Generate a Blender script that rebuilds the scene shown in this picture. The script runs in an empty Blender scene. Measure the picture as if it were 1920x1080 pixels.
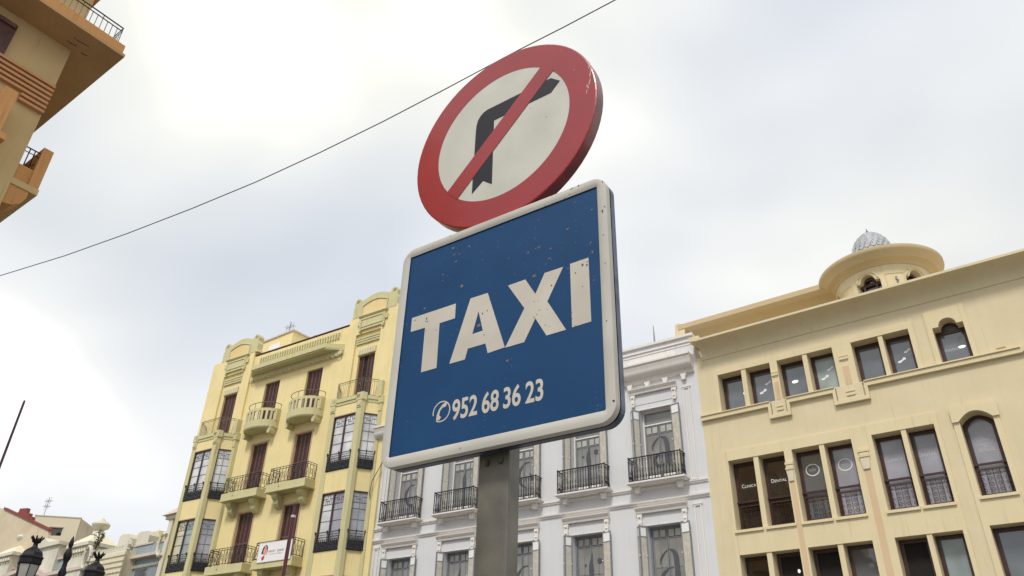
import bpy, bmesh, math, random
from mathutils import Vector, Matrix
R = math.radians
random.seed(4)
scene = bpy.context.scene

# ------------------------------------------------------------------ camera, sky, sun, exposure
cam_d = bpy.data.cameras.new('camera'); cam = bpy.data.objects.new('camera', cam_d)
scene.collection.objects.link(cam); scene.camera = cam
CAM = Vector((0, 0, 1.6))
F_PX, PITCH, ROLL, YAW = 1438.2, R(31.06), R(1.67), R(-37.5)
Fw = Vector((math.sin(YAW)*math.cos(PITCH), math.cos(YAW)*math.cos(PITCH), math.sin(PITCH)))
Rt = Vector((math.cos(YAW), -math.sin(YAW), 0)); Up = Rt.cross(Fw)
R2 = Rt*math.cos(ROLL)+Up*math.sin(ROLL); U2 = -Rt*math.sin(ROLL)+Up*math.cos(ROLL)
cam.matrix_world = Matrix(((R2.x, U2.x, -Fw.x, 0), (R2.y, U2.y, -Fw.y, 0), (R2.z, U2.z, -Fw.z, 1.6), (0, 0, 0, 1)))
cam_d.sensor_width = 36; cam_d.lens = 36*F_PX/1920; cam_d.clip_end = 3000; cam_d.clip_start = 0.05

SUN_EL, SUN_AZ = R(52), R(165)          # azimuth clockwise from +Y
world = bpy.data.worlds.new('World'); scene.world = world; world.use_nodes = True
wn, wl = world.node_tree.nodes, world.node_tree.links
wn.clear()
def N(tree, t, **k):
    n = tree.nodes.new(t)
    for a, b in k.items(): setattr(n, a, b)
    return n
wt = world.node_tree
wo = N(wt, 'ShaderNodeOutputWorld'); bg = N(wt, 'ShaderNodeBackground')
sky = N(wt, 'ShaderNodeTexSky', sky_type='NISHITA', sun_disc=False, sun_elevation=SUN_EL, sun_rotation=SUN_AZ, air_density=1.2, dust_density=2.0)
skm = N(wt, 'ShaderNodeMix', data_type='RGBA', blend_type='MULTIPLY'); skm.inputs[0].default_value = 1
wl.new(sky.outputs[0], skm.inputs[6]); skm.inputs[7].default_value = (.1, .1, .1, 1)
tc = N(wt, 'ShaderNodeTexCoord'); mp = N(wt, 'ShaderNodeMapping')
mp.inputs['Scale'].default_value = (1.0, 1.0, 1.5); mp.inputs['Location'].default_value = (10.84, 13.27, 9.9)
wl.new(tc.outputs['Generated'], mp.inputs[0])
n1 = N(wt, 'ShaderNodeTexNoise'); n1.inputs['Scale'].default_value = 1.7; n1.inputs['Detail'].default_value = 3.2
n1.inputs['Roughness'].default_value = .45; n1.inputs['Distortion'].default_value = .15
wl.new(mp.outputs[0], n1.inputs[0])
cr = N(wt, 'ShaderNodeValToRGB'); e = cr.color_ramp.elements
e[0].position = .32; e[0].color = (.60, .645, .72, 1)
e[1].position = .64; e[1].color = (1.1, 1.1, 1.09, 1)
m_ = e.new(.45); m_.color = (.745, .775, .83, 1); m_ = e.new(.54); m_.color = (.86, .875, .895, 1)
wl.new(n1.outputs['Fac'], cr.inputs[0])
n2 = N(wt, 'ShaderNodeTexNoise'); n2.inputs['Scale'].default_value = .9; n2.inputs['Detail'].default_value = 1; wl.new(mp.outputs[0], n2.inputs[0])
wr = N(wt, 'ShaderNodeValToRGB'); wr.color_ramp.elements[0].position = .38; wr.color_ramp.elements[0].color = (1, 1, 1, 1); wr.color_ramp.elements[1].position = .62; wr.color_ramp.elements[1].color = (1.05, 1.03, .93, 1)
wl.new(n2.outputs['Fac'], wr.inputs[0])
wm = N(wt, 'ShaderNodeMix', data_type='RGBA', blend_type='MULTIPLY'); wm.inputs[0].default_value = 1; wl.new(cr.outputs[0], wm.inputs[6]); wl.new(wr.outputs[0], wm.inputs[7])
cm = N(wt, 'ShaderNodeMix', data_type='RGBA'); cm.inputs[0].default_value = .93
wl.new(skm.outputs[2], cm.inputs[6]); wl.new(wm.outputs[2], cm.inputs[7])
wl.new(cm.outputs[2], bg.inputs[0]); bg.inputs[1].default_value = 1.0
wl.new(bg.outputs[0], wo.inputs[0])

sd = bpy.data.lights.new('sun', 'SUN'); sd.energy = 2.1; sd.angle = R(12); sd.color = (1, .95, .87)
sun = bpy.data.objects.new('sun', sd); scene.collection.objects.link(sun)
sdir = Vector((math.sin(SUN_AZ)*math.cos(SUN_EL), math.cos(SUN_AZ)*math.cos(SUN_EL), math.sin(SUN_EL)))
sun.rotation_euler = sdir.to_track_quat('Z', 'Y').to_euler(); sun.location = (0, 0, 60)
scene.view_settings.view_transform = 'Standard'; scene.view_settings.look = 'None'
scene.view_settings.exposure = 0.18; scene.view_settings.gamma = 1.0; scene.view_settings.use_curve_mapping = False
scene.cycles.max_bounces = 6

# ------------------------------------------------------------------ materials
def new_mat(name):
    m = bpy.data.materials.new(name); m.use_nodes = True
    t = m.node_tree; b = t.nodes['Principled BSDF']; return m, t, b
def plain(name, col, rough=.6, metal=0, spec=.5, var=.06, scale=6, bump=0.0, coat=0):
    m, t, b = new_mat(name)
    co = N(t, 'ShaderNodeTexCoord'); no = N(t, 'ShaderNodeTexNoise'); no.inputs['Scale'].default_value = scale; no.inputs['Detail'].default_value = 5
    t.links.new(co.outputs['Object'], no.inputs[0])
    r = N(t, 'ShaderNodeValToRGB'); r.color_ramp.elements[0].position = .3; r.color_ramp.elements[1].position = .7
    r.color_ramp.elements[0].color = tuple(c*(1-var*2) for c in col)+(1,); r.color_ramp.elements[1].color = tuple(min(1, c*(1+var)) for c in col)+(1,)
    t.links.new(no.outputs['Fac'], r.inputs[0]); t.links.new(r.outputs[0], b.inputs['Base Color'])
    b.inputs['Roughness'].default_value = rough; b.inputs['Metallic'].default_value = metal
    b.inputs['Specular IOR Level'].default_value = spec; b.inputs['Coat Weight'].default_value = coat
    if bump:
        bp = N(t, 'ShaderNodeBump'); bp.inputs['Strength'].default_value = bump; bp.inputs['Distance'].default_value = .01
        t.links.new(no.outputs['Fac'], bp.inputs['Height']); t.links.new(bp.outputs[0], b.inputs['Normal'])
    return m
def stucco(name, col, dirt, streak=.35, patch=.25, rough=.9, bump=.25, tint=None):
    """painted render: broad patchiness, vertical rain streaks, fine grain"""
    m, t, b = new_mat(name); L = t.links.new
    co = N(t, 'ShaderNodeTexCoord')
    a = N(t, 'ShaderNodeTexNoise'); a.inputs['Scale'].default_value = .55; a.inputs['Detail'].default_value = 6; a.inputs['Roughness'].default_value = .62
    L(co.outputs['Object'], a.inputs[0])
    mp = N(t, 'ShaderNodeMapping'); mp.inputs['Scale'].default_value = (4.2, 4.2, .16); L(co.outputs['Object'], mp.inputs[0])
    s = N(t, 'ShaderNodeTexNoise'); s.inputs['Scale'].default_value = 1.0; s.inputs['Detail'].default_value = 4; L(mp.outputs[0], s.inputs[0])
    g = N(t, 'ShaderNodeTexNoise'); g.inputs['Scale'].default_value = 38; g.inputs['Detail'].default_value = 3; L(co.outputs['Object'], g.inputs[0])
    ra = N(t, 'ShaderNodeMapRange'); ra.inputs[1].default_value = .42; ra.inputs[2].default_value = .72; ra.inputs[4].default_value = patch; L(a.outputs['Fac'], ra.inputs[0])
    rs = N(t, 'ShaderNodeMapRange'); rs.inputs[1].default_value = .52; rs.inputs[2].default_value = .78; rs.inputs[4].default_value = streak; L(s.outputs['Fac'], rs.inputs[0])
    m1 = N(t, 'ShaderNodeMix', data_type='RGBA'); m1.inputs[6].default_value = (*col, 1); m1.inputs[7].default_value = (*(tint or dirt), 1); L(ra.outputs[0], m1.inputs[0])
    m2 = N(t, 'ShaderNodeMix', data_type='RGBA'); m2.inputs[7].default_value = (*dirt, 1); L(rs.outputs[0], m2.inputs[0]); L(m1.outputs[2], m2.inputs[6])
    mq = N(t, 'ShaderNodeMapping'); mq.inputs['Scale'].default_value = (7.5, 7.5, .42); L(co.outputs['Object'], mq.inputs[0])
    s2 = N(t, 'ShaderNodeTexNoise'); s2.inputs['Scale'].default_value = 1.0; s2.inputs['Detail'].default_value = 2; L(mq.outputs[0], s2.inputs[0])
    r2 = N(t, 'ShaderNodeMapRange'); r2.inputs[1].default_value = .63; r2.inputs[2].default_value = .74; r2.inputs[4].default_value = min(.8, streak*1.7); L(s2.outputs['Fac'], r2.inputs[0])
    m25 = N(t, 'ShaderNodeMix', data_type='RGBA'); m25.inputs[7].default_value = (*[c*.8 for c in dirt], 1); L(r2.outputs[0], m25.inputs[0]); L(m2.outputs[2], m25.inputs[6]); m2 = m25
    rg = N(t, 'ShaderNodeMapRange'); rg.inputs[3].default_value = .93; rg.inputs[4].default_value = 1.06; L(g.outputs['Fac'], rg.inputs[0])
    m3 = N(t, 'ShaderNodeMix', data_type='RGBA', blend_type='MULTIPLY'); m3.inputs[0].default_value = 1; L(m2.outputs[2], m3.inputs[6]); L(rg.outputs[0], m3.inputs[7])
    L(m3.outputs[2], b.inputs['Base Color']); b.inputs['Roughness'].default_value = rough; b.inputs['Specular IOR Level'].default_value = .25
    bp = N(t, 'ShaderNodeBump'); bp.inputs['Strength'].default_value = bump; bp.inputs['Distance'].default_value = .012
    L(g.outputs['Fac'], bp.inputs['Height']); L(bp.outputs[0], b.inputs['Normal'])
    return m
def glass(name, col, spec=.9, rough=.04, ior=1.9, wob=.03):
    m, t, b = new_mat(name); L = t.links.new
    co = N(t, 'ShaderNodeTexCoord'); no = N(t, 'ShaderNodeTexNoise'); no.inputs['Scale'].default_value = 1.3; no.inputs['Detail'].default_value = 1
    L(co.outputs['Object'], no.inputs[0])
    bp = N(t, 'ShaderNodeBump'); bp.inputs['Strength'].default_value = wob; bp.inputs['Distance'].default_value = .2
    L(no.outputs['Fac'], bp.inputs['Height']); L(bp.outputs[0], b.inputs['Normal'])
    r = N(t, 'ShaderNodeValToRGB'); r.color_ramp.elements[0].position = .3; r.color_ramp.elements[1].position = .75
    r.color_ramp.elements[0].color = tuple(c*.75 for c in col)+(1,); r.color_ramp.elements[1].color = tuple(c*1.15 for c in col)+(1,)
    L(no.outputs['Fac'], r.inputs[0]); L(r.outputs[0], b.inputs['Base Color'])
    b.inputs['Roughness'].default_value = rough; b.inputs['IOR'].default_value = ior; b.inputs['Specular IOR Level'].default_value = .5
    return m
def spotted(name, col, spots, rough=.4, coat=.0, density=.5, seed=0, fine=True, spec=.5):
    """enamel with irregular chips and rust specks, seen at arm's length"""
    m, t, b = new_mat(name); L = t.links.new
    co = N(t, 'ShaderNodeTexCoord'); mp = N(t, 'ShaderNodeMapping'); mp.inputs['Location'].default_value = (seed, seed*.7, seed*.3); L(co.outputs['Object'], mp.inputs[0])
    wob = N(t, 'ShaderNodeTexNoise'); wob.inputs['Scale'].default_value = 90; L(mp.outputs[0], wob.inputs[0])
    ad = N(t, 'ShaderNodeVectorMath', operation='MULTIPLY_ADD'); ad.inputs[1].default_value = (.02, .02, .02)
    L(wob.outputs['Color'], ad.inputs[0]); L(mp.outputs[0], ad.inputs[2])
    fac = None
    for sc, th, gate in ((34, .13, .56), (70, .13, .5), (140, .12, .50)):
        v = N(t, 'ShaderNodeTexVoronoi'); v.inputs['Scale'].default_value = sc; L(ad.outputs[0], v.inputs[0])
        lt = N(t, 'ShaderNodeMapRange'); lt.inputs[1].default_value = th; lt.inputs[2].default_value = th*.7; L(v.outputs['Distance'], lt.inputs[0])
        sp = N(t, 'ShaderNodeSeparateColor'); L(v.outputs['Color'], sp.inputs[0])
        gt = N(t, 'ShaderNodeMath', operation='GREATER_THAN'); gt.inputs[1].default_value = 1-density*(.5 if sc == 26 else .8); L(sp.outputs[0], gt.inputs[0])
        bn = N(t, 'ShaderNodeTexNoise'); bn.inputs['Scale'].default_value = 4.5; L(mp.outputs[0], bn.inputs[0])
        gn = N(t, 'ShaderNodeMapRange'); gn.inputs[1].default_value = gate-.06; gn.inputs[2].default_value = gate+.06; sz = N(t, 'ShaderNodeSeparateXYZ'); L(co.outputs['Object'], sz.inputs[0]); zb = N(t, 'ShaderNodeMath', operation='MULTIPLY_ADD'); zb.inputs[1].default_value = .32; zb.inputs[2].default_value = -.32*2.47; L(sz.outputs[2], zb.inputs[0]); zs2 = N(t, 'ShaderNodeMath', operation='ADD'); L(zb.outputs[0], zs2.inputs[0]); L(bn.outputs['Fac'], zs2.inputs[1]); L(zs2.outputs[0], gn.inputs[0])
        mu = N(t, 'ShaderNodeMath', operation='MULTIPLY'); L(lt.outputs[0], mu.inputs[0]); L(gt.outputs[0], mu.inputs[1])
        m2 = N(t, 'ShaderNodeMath', operation='MULTIPLY'); L(mu.outputs[0], m2.inputs[0]); L(gn.outputs[0], m2.inputs[1])
        if fac is None: fac = m2
        else:
            mx = N(t, 'ShaderNodeMath', operation='MAXIMUM'); L(fac.outputs[0], mx.inputs[0]); L(m2.outputs[0], mx.inputs[1]); fac = mx
    no = N(t, 'ShaderNodeTexNoise'); no.inputs['Scale'].default_value = 7; no.inputs['Detail'].default_value = 6; L(mp.outputs[0], no.inputs[0])
    r = N(t, 'ShaderNodeValToRGB'); r.color_ramp.elements[0].position = .3; r.color_ramp.elements[1].position = .72
    r.color_ramp.elements[0].color = tuple(c*.88 for c in col)+(1,); r.color_ramp.elements[1].color = tuple(min(1, c*1.06) for c in col)+(1,)
    L(no.outputs['Fac'], r.inputs[0])
    sc_ = N(t, 'ShaderNodeMix', data_type='RGBA'); sc_.inputs[6].default_value = (*spots[0], 1); sc_.inputs[7].default_value = (*spots[1], 1); L(wob.outputs['Fac'], sc_.inputs[0])
    mm = N(t, 'ShaderNodeMix', data_type='RGBA'); L(fac.outputs[0], mm.inputs[0]); L(r.outputs[0], mm.inputs[6]); L(sc_.outputs[2], mm.inputs[7])
    L(mm.outputs[2], b.inputs['Base Color']); b.inputs['Roughness'].default_value = rough
    b.inputs['Coat Weight'].default_value = coat; b.inputs['Coat Roughness'].default_value = .12; b.inputs['Specular IOR Level'].default_value = spec
    return m

M = {}
M['cream'] = stucco('cream_render', (.68, .59, .40), (.52, .44, .28), .16, .35)
M['cream_trim'] = stucco('cream_trim', (.70, .605, .395), (.52, .43, .27), .2, .2)
M['cream_attic'] = stucco('cream_attic', (.59, .47, .29), (.47, .36, .21), .15, .3)
M['peach'] = stucco('peach_strip', (.64, .48, .31), (.5, .38, .24), .3, .4)
M['plaster_pale'] = stucco('pale_plaster', (.66, .60, .46), (.5, .45, .35), .3, .2)
M['yellow'] = stucco('yellow_render', (.80, .68, .36), (.58, .47, .24), .26, .35)
M['yellow_green'] = stucco('olive_trim', (.585, .545, .315), (.40, .355, .19), .35, .3)
M['yellow_panel'] = stucco('sandy_panel', (.76, .61, .32), (.66, .44, .20), .2, .5)
M['white'] = stucco('grey_white_render', (.65, .66, .68), (.50, .51, .53), .16, .25)
M['white_trim'] = stucco('white_trim', (.74, .71, .68), (.54, .50, .45), .25, .15)
M['orange'] = stucco('orange_render', (.55, .285, .11), (.38, .19, .08), .3, .3)
M['sand'] = stucco('sand_render', (.56, .41, .21), (.40, .27, .13), .3, .35)
M['stripe'] = stucco('tan_bands', (.56, .30, .15), (.40, .2, .1), .2, .2)
M['brown_wood'] = plain('brown_shutter_wood', (.135, .062, .05), .5, var=.2, scale=5)
M['brown_slat'] = plain('brown_slats', (.080, .028, .023), .55, var=.2, scale=7)
M['frame_brown'] = plain('dark_brown_frame', (.055, .022, .020), .35, var=.15)
M['iron'] = plain('black_iron', (.018, .016, .022), .5, var=.2)
M['iron_grey'] = plain('weathered_rail', (.16, .13, .10), .6, var=.2)
M['grey_frame'] = plain('grey_door_paint', (.20, .21, .23), .5)
M['grey_dark'] = plain('dark_grey_paint', (.10, .105, .12), .5)
M['motif'] = plain('dark_motif', (.075, .082, .10), .5)
M['beige_shutter'] = plain('beige_shutter', (.53, .50, .43), .7, var=.08)
M['paper'] = plain('white_panel', (.80, .80, .80), .6, var=.02)
M['top_light'] = glass('top_light_glass', (.50, .50, .46), ior=1.5)
M['soffit'] = stucco('brown_soffit', (.46, .29, .14), (.30, .17, .08), .1, .5)
M['rust'] = plain('rust_mark', (.13, .085, .06), .9, var=.3, scale=200)
M['chip'] = plain('bare_chip', (.17, .14, .12), .9, var=.3, scale=200)
M['glass'] = glass('window_glass', (.115, .13, .15), ior=2.0)
M['glass_pale'] = glass('pale_film_glass', (.30, .36, .36), ior=1.6)
M['glass_mid'] = glass('frosted_glass', (.33, .33, .38), ior=1.7, rough=.08)
M['glass_dark'] = glass('dark_glass', (.02, .018, .015), ior=1.9)
M['glass_door'] = glass('door_glass', (.27, .27, .255), ior=1.6)
M['curtain'] = plain('white_curtain', (.66, .66, .68), .8, var=.10, scale=3)
M['curtain_glass'] = glass('curtained_glass', (.66, .67, .69), ior=1.5)
M['curtain_cream'] = glass('cream_blind_glass', (.60, .57, .42), ior=1.5)
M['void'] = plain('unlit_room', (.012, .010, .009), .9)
M['lamp_room'] = bpy.data.materials.new('lit_ceiling_lamp'); M['lamp_room'].use_nodes = True
_b = M['lamp_room'].node_tree.nodes['Principled BSDF']; _b.inputs['Emission Color'].default_value = (1, .97, .9, 1); _b.inputs['Emission Strength'].default_value = .75
M['film'] = plain('white_film', (.80, .82, .84), .6, var=.02)
M['film_dim'] = plain('worn_white_film', (.52, .52, .55), .6, var=.05)
M['slate'] = plain('scaled_dome_tiles', (.42, .44, .47), .6, var=.14, scale=9, bump=.15)
M['stone'] = stucco('pale_stone', (.66, .64, .54), (.42, .38, .30), .35, .45)
M['stone_cream'] = stucco('cream_stone', (.72, .67, .52), (.50, .43, .30), .3, .3)
M['pink_coping'] = stucco('pinkish_coping', (.60, .50, .45), (.42, .33, .30), .2, .3)
M['blue_render'] = stucco('blue_grey_render', (.30, .37, .40), (.24, .29, .31), .3, .3)
M['red_brick'] = stucco('red_tiles', (.24, .07, .06), (.16, .05, .04), .2, .5)
M['stained'] = stucco('stained_wall', (.60, .52, .38), (.46, .33, .23), .5, .5)
M['lamp_black'] = plain('black_lamp_iron', (.006, .005, .009), .5, var=.2, spec=.3)
M['lamp_glass'] = plain('grey_lantern_glass', (.34, .33, .32), .35, var=.05)
M['purple_pole'] = plain('dark_plum_pole', (.05, .018, .045), .35)
M['maroon_pole'] = plain('maroon_pole', (.085, .014, .022), .35)
M['cable'] = plain('black_cable', (.06, .045, .06), .6)
M['leaf'] = plain('dull_leaves', (.06, .075, .035), .8, var=.4, scale=20)
M['red_mast'] = plain('red_mast', (.42, .10, .10), .5)
M['mast_grey'] = plain('grey_mast', (.26, .26, .26), .5)
M['banner'] = plain('white_banner', (.80, .79, .81), .5, var=.02)
M['ink_red'] = plain('red_ink', (.55, .03, .03), .5)
M['ink_orange'] = plain('orange_ink', (.75, .28, .12), .5)
M['ink_dark'] = plain('dark_ink', (.05, .05, .10), .5)
M['ink_grey'] = plain('grey_ink', (.35, .37, .38), .5)
M['paving'] = plain('stone_paving', (.19, .18, .165), .85, var=.12, scale=1.2, bump=.3)
# sign
CHIP = ((.12, .075, .06), (.24, .205, .20)); RUST = ((.06, .035, .025), (.22, .15, .10))
M['sign_blue'] = spotted('sign_blue', (.008, .054, .152), CHIP, .45, .0, .5, 1.3, spec=.22)
M['sign_white'] = spotted('sign_white_film', (.53, .50, .44), RUST, .55, .0, .45, 4.1, spec=.3)
M['sign_frame'] = spotted('sign_frame_paint', (.49, .475, .435), RUST, .6, .0, .2, 7.7, spec=.3)
M['sign_red'] = spotted('sign_red', (.29, .005, .009), ((.45, .3, .25), (.30, .10, .08)), .28, .40, .05, 2.2)
M['sign_disc_white'] = spotted('sign_disc_white', (.53, .525, .475), RUST, .45, .1, .08, 9.2)
M['sign_black'] = plain('sign_black', (.011, .012, .02), .45, var=.1, coat=.0, spec=.35)
M['sign_rim'] = plain('sign_rim_red', (.17, .012, .02), .35, var=.2, scale=20, coat=.3)
M['sign_back'] = plain('sign_back_tray', (.09, .11, .17), .34, metal=.55, var=.3, scale=25)
M['sign_gap'] = plain('sign_dark_seam', (.008, .008, .012), .8)
M['post'] = plain('galvanised_post', (.15, .14, .118), .5, metal=.25, var=.16, scale=14, bump=.15)
M['bolt'] = plain('rusty_bolt', (.07, .055, .04), .6, var=.2)

# ------------------------------------------------------------------ mesh helpers
class MB:
    def __init__(s): s.v, s.f, s.sm = [], [], False
    def box(s, x0, x1, y0, y1, z0, z1):
        n = len(s.v); s.v += [(x, y, z) for z in (z0, z1) for x, y in ((x0, y0), (x1, y0), (x1, y1), (x0, y1))]
        s.f += [tuple(n+i for i in q) for q in ((3, 2, 1, 0), (4, 5, 6, 7), (0, 1, 5, 4), (1, 2, 6, 5), (2, 3, 7, 6), (3, 0, 4, 7))]; return s
    def prism(s, pts, y0, y1):            # outline in x,z pushed along y
        n = len(s.v); k = len(pts)
        a = sum(pts[i][0]*pts[(i+1) % k][1]-pts[(i+1) % k][0]*pts[i][1] for i in range(k))
        if a < 0: pts = pts[::-1]
        s.v += [(x, y0, z) for x, z in pts]+[(x, y1, z) for x, z in pts]
        s.f.append(tuple(range(n, n+k))); s.f.append(tuple(range(n+2*k-1, n+k-1, -1)))
        for i in range(k):
            j = (i+1) % k; s.f.append((n+j, n+i, n+k+i, n+k+j))
        return s
    def slab(s, pts, z0, z1):             # outline in x,y pushed along z
        n = len(s.v); k = len(pts)
        a = sum(pts[i][0]*pts[(i+1) % k][1]-pts[(i+1) % k][0]*pts[i][1] for i in range(k))
        if a < 0: pts = pts[::-1]
        s.v += [(x, y, z0) for x, y in pts]+[(x, y, z1) for x, y in pts]
        s.f.append(tuple(range(n+k-1, n-1, -1))); s.f.append(tuple(range(n+k, n+2*k)))
        for i in range(k):
            j = (i+1) % k; s.f.append((n+i, n+j, n+k+j, n+k+i))
        return s
    def sweep(s, prof, path, cap=True):   # profile (out, z) swept along plan path (x,y); 'out' is to the right of the travel direction
        n = len(s.v); k = len(prof); m = len(path)
        for i, (x, y) in enumerate(path):
            if i == 0: d = Vector((path[1][0]-x, path[1][1]-y)).normalized(); nrm = Vector((d.y, -d.x)); sc = 1
            elif i == m-1: d = Vector((x-path[-2][0], y-path[-2][1])).normalized(); nrm = Vector((d.y, -d.x)); sc = 1
            else:
                d1 = Vector((x-path[i-1][0], y-path[i-1][1])).normalized(); d2 = Vector((path[i+1][0]-x, path[i+1][1]-y)).normalized()
                n1_ = Vector((d1.y, -d1.x)); n2_ = Vector((d2.y, -d2.x)); nrm = (n1_+n2_).normalized(); sc = 1/max(.3, nrm.dot(n1_))
            for o, z in prof: s.v.append((x+nrm.x*o*sc, y+nrm.y*o*sc, z))
        for i in range(m-1):
            for j in range(k-1):
                a = n+i*k+j; s.f.append((a, a+k, a+k+1, a+1))
        if cap:
            s.f.append(tuple(range(n, n+k))); s.f.append(tuple(range(n+(m-1)*k+k-1, n+(m-1)*k-1, -1)))
        return s
    def tube(s, pts, r, n=6, closed=False):
        pts = [Vector(p) for p in pts]; m = len(pts); b = len(s.v); rr = r if isinstance(r, (list, tuple)) else [r]*m
        for i, p in enumerate(pts):
            d = (pts[min(i+1, m-1)]-pts[max(i-1, 0)]).normalized()
            ref = Vector((0, 0, 1)) if abs(d.z) < .9 else Vector((1, 0, 0))
            a = d.cross(ref).normalized(); c = d.cross(a)
            for j in range(n):
                t = 2*math.pi*j/n; q = p+(a*math.cos(t)+c*math.sin(t))*rr[i]; s.v.append(tuple(q))
        for i in range(m-1):
            for j in range(n):
                k = (j+1) % n; s.f.append((b+i*n+j, b+i*n+k, b+(i+1)*n+k, b+(i+1)*n+j))
        s.f.append(tuple(b+j for j in range(n-1, -1, -1))); s.f.append(tuple(b+(m-1)*n+j for j in range(n)))
        return s
    def lathe(s, prof, cx, cy, n=24, a0=0, a1=360):     # profile (r,z)
        b = len(s.v); k = len(prof); full = abs(a1-a0) >= 360; m = n if full else n+1
        for i in range(m):
            t = R(a0+(a1-a0)*i/n)
            for r, z in prof: s.v.append((cx+r*math.cos(t), cy+r*math.sin(t), z))
        for i in range(n):
            i2 = (i+1) % m
            for j in range(k-1):
                s.f.append((b+i*k+j, b+i2*k+j, b+i2*k+j+1, b+i*k+j+1))
        return s
    def build(s, name, mat, parent=None, smooth=False, **props):
        me = bpy.data.meshes.new(name); me.from_pydata(s.v, [], s.f); me.validate(); me.update()
        if isinstance(mat, str): mat = M[mat]
        me.materials.append(mat)
        if smooth:
            for p in me.polygons: p.use_smooth = True
            try: me.set_sharp_from_angle(angle=R(40))
            except Exception: pass
        o = bpy.data.objects.new(name, me); scene.collection.objects.link(o)
        if parent: o.parent = parent
        for a, b in props.items(): o[a] = b
        return o
def thing(name, label, cat, loc=(0, 0, 0), rz=0, group=None):
    o = bpy.data.objects.new(name, None); scene.collection.objects.link(o); o.location = loc; o.rotation_euler = (0, 0, rz)
    o.empty_display_size = .3; o['label'] = label; o['category'] = cat
    if group: o['group'] = group
    return o
def tag(o, label, cat, group=None):
    o['label'] = label; o['category'] = cat
    if group: o['group'] = group
    return o
def dup(root, loc=None, parent=None, label=None):
    r = root.copy(); scene.collection.objects.link(r)
    if loc is not None: r.location = loc
    if parent: r.parent = parent
    if label: r['label'] = label
    for ch in list(root.children): dup(ch, None, r)
    return r
def plate(mb, x0, x1, z0, z1, holes, y0, y1):
    """front face at y0 with rectangular holes and reveals back to y1"""
    xs = sorted({x0, x1, *[h[0] for h in holes], *[h[1] for h in holes]}); zs = sorted({z0, z1, *[h[2] for h in holes], *[h[3] for h in holes]})
    def solid(i, j):
        if i < 0 or j < 0 or i >= len(xs)-1 or j >= len(zs)-1: return False
        cx, cz = (xs[i]+xs[i+1])/2, (zs[j]+zs[j+1])/2
        if not (x0 < cx < x1 and z0 < cz < z1): return False
        return not any(h[0] < cx < h[1] and h[2] < cz < h[3] for h in holes)
    def quad(*p):
        n = len(mb.v); mb.v += list(p); mb.f.append((n, n+1, n+2, n+3))
    for i in range(len(xs)-1):
        for j in range(len(zs)-1):
            if not solid(i, j): continue
            a, b, c, d = xs[i], xs[i+1], zs[j], zs[j+1]
            quad((a, y0, c), (b, y0, c), (b, y0, d), (a, y0, d))
            if not solid(i-1, j): quad((a, y1, c), (a, y0, c), (a, y0, d), (a, y1, d))
            if not solid(i+1, j): quad((b, y0, c), (b, y1, c), (b, y1, d), (b, y0, d))
            if not solid(i, j-1): quad((a, y1, c), (b, y1, c), (b, y0, c), (a, y0, c))
            if not solid(i, j+1): quad((a, y0, d), (b, y0, d), (b, y1, d), (a, y1, d))
    return mb
def arc(cx, cz, r, a0, a1, n=12, rz=None):
    return [(cx+r*math.cos(R(a0+(a1-a0)*i/n)), cz+(rz or r)*math.sin(R(a0+(a1-a0)*i/n))) for i in range(n+1)]
def frame(x0, x1, z0, z1, w, y0, y1, mb=None):
    mb = mb or MB()
    mb.box(x0, x0+w, y0, y1, z0, z1); mb.box(x1-w, x1, y0, y1, z0, z1)
    mb.box(x0+w, x1-w, y0, y1, z0, z0+w); mb.box(x0+w, x1-w, y0, y1, z1-w, z1); return mb
def text_obj(body, name, mat, parent, x0, x1, z0, z1, y, thick=.004, bold=0.0, shear=0):
    cu = bpy.data.curves.new('t', 'FONT'); cu.body = body; cu.offset = bold; cu.shear = shear; cu.resolution_u = 5
    to = bpy.data.objects.new('t', cu); scene.collection.objects.link(to); bpy.context.view_layer.update()
    me = bpy.data.meshes.new_from_object(to.evaluated_get(bpy.context.evaluated_depsgraph_get()))
    bpy.data.objects.remove(to); bpy.data.curves.remove(cu)
    xs = [v.co.x for v in me.vertices]; ys = [v.co.y for v in me.vertices]
    ax, bx, ay, by = min(xs), max(xs), min(ys), max(ys)
    bm = bmesh.new(); bm.from_mesh(me)
    r = bmesh.ops.extrude_face_region(bm, geom=bm.faces[:]); vs = [q for q in r['geom'] if isinstance(q, bmesh.types.BMVert)]
    for v in vs: v.co.z = 1
    for v in bm.verts:
        k = v.co.z
        v.co = Vector((x0+(v.co.x-ax)/(bx-ax)*(x1-x0), y-(thick if k > .5 else 0), z0+(v.co.y-ay)/(by-ay)*(z1-z0)))
    bmesh.ops.recalc_face_normals(bm, faces=bm.faces[:])
    me2 = bpy.data.meshes.new(name); bm.to_mesh(me2); bm.free(); bpy.data.meshes.remove(me)
    for p_ in me2.polygons: p_.use_smooth = False
    me2.materials.append(M[mat]); o = bpy.data.objects.new(name, me2); scene.collection.objects.link(o); o.parent = parent
    return o

# ================================================================== GROUND
g = MB().slab([(-300, -300), (300, -300), (300, 300), (-300, 300)], -.5, 0).build('ground', 'paving', kind='structure')
road = MB().slab([(-120, 17), (40, 17), (40, 25), (-120, 25)], 0.0, .004).build('road', plain('asphalt', (.05, .05, .052), .85, var=.15, scale=4), kind='structure')
pav = MB().slab([(-120, 25), (40, 25), (40, 60), (-120, 60)], 0, .13).build('pavement', plain('pavement_slabs', (.25, .24, .22), .85, var=.12, scale=3), kind='structure')

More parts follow.
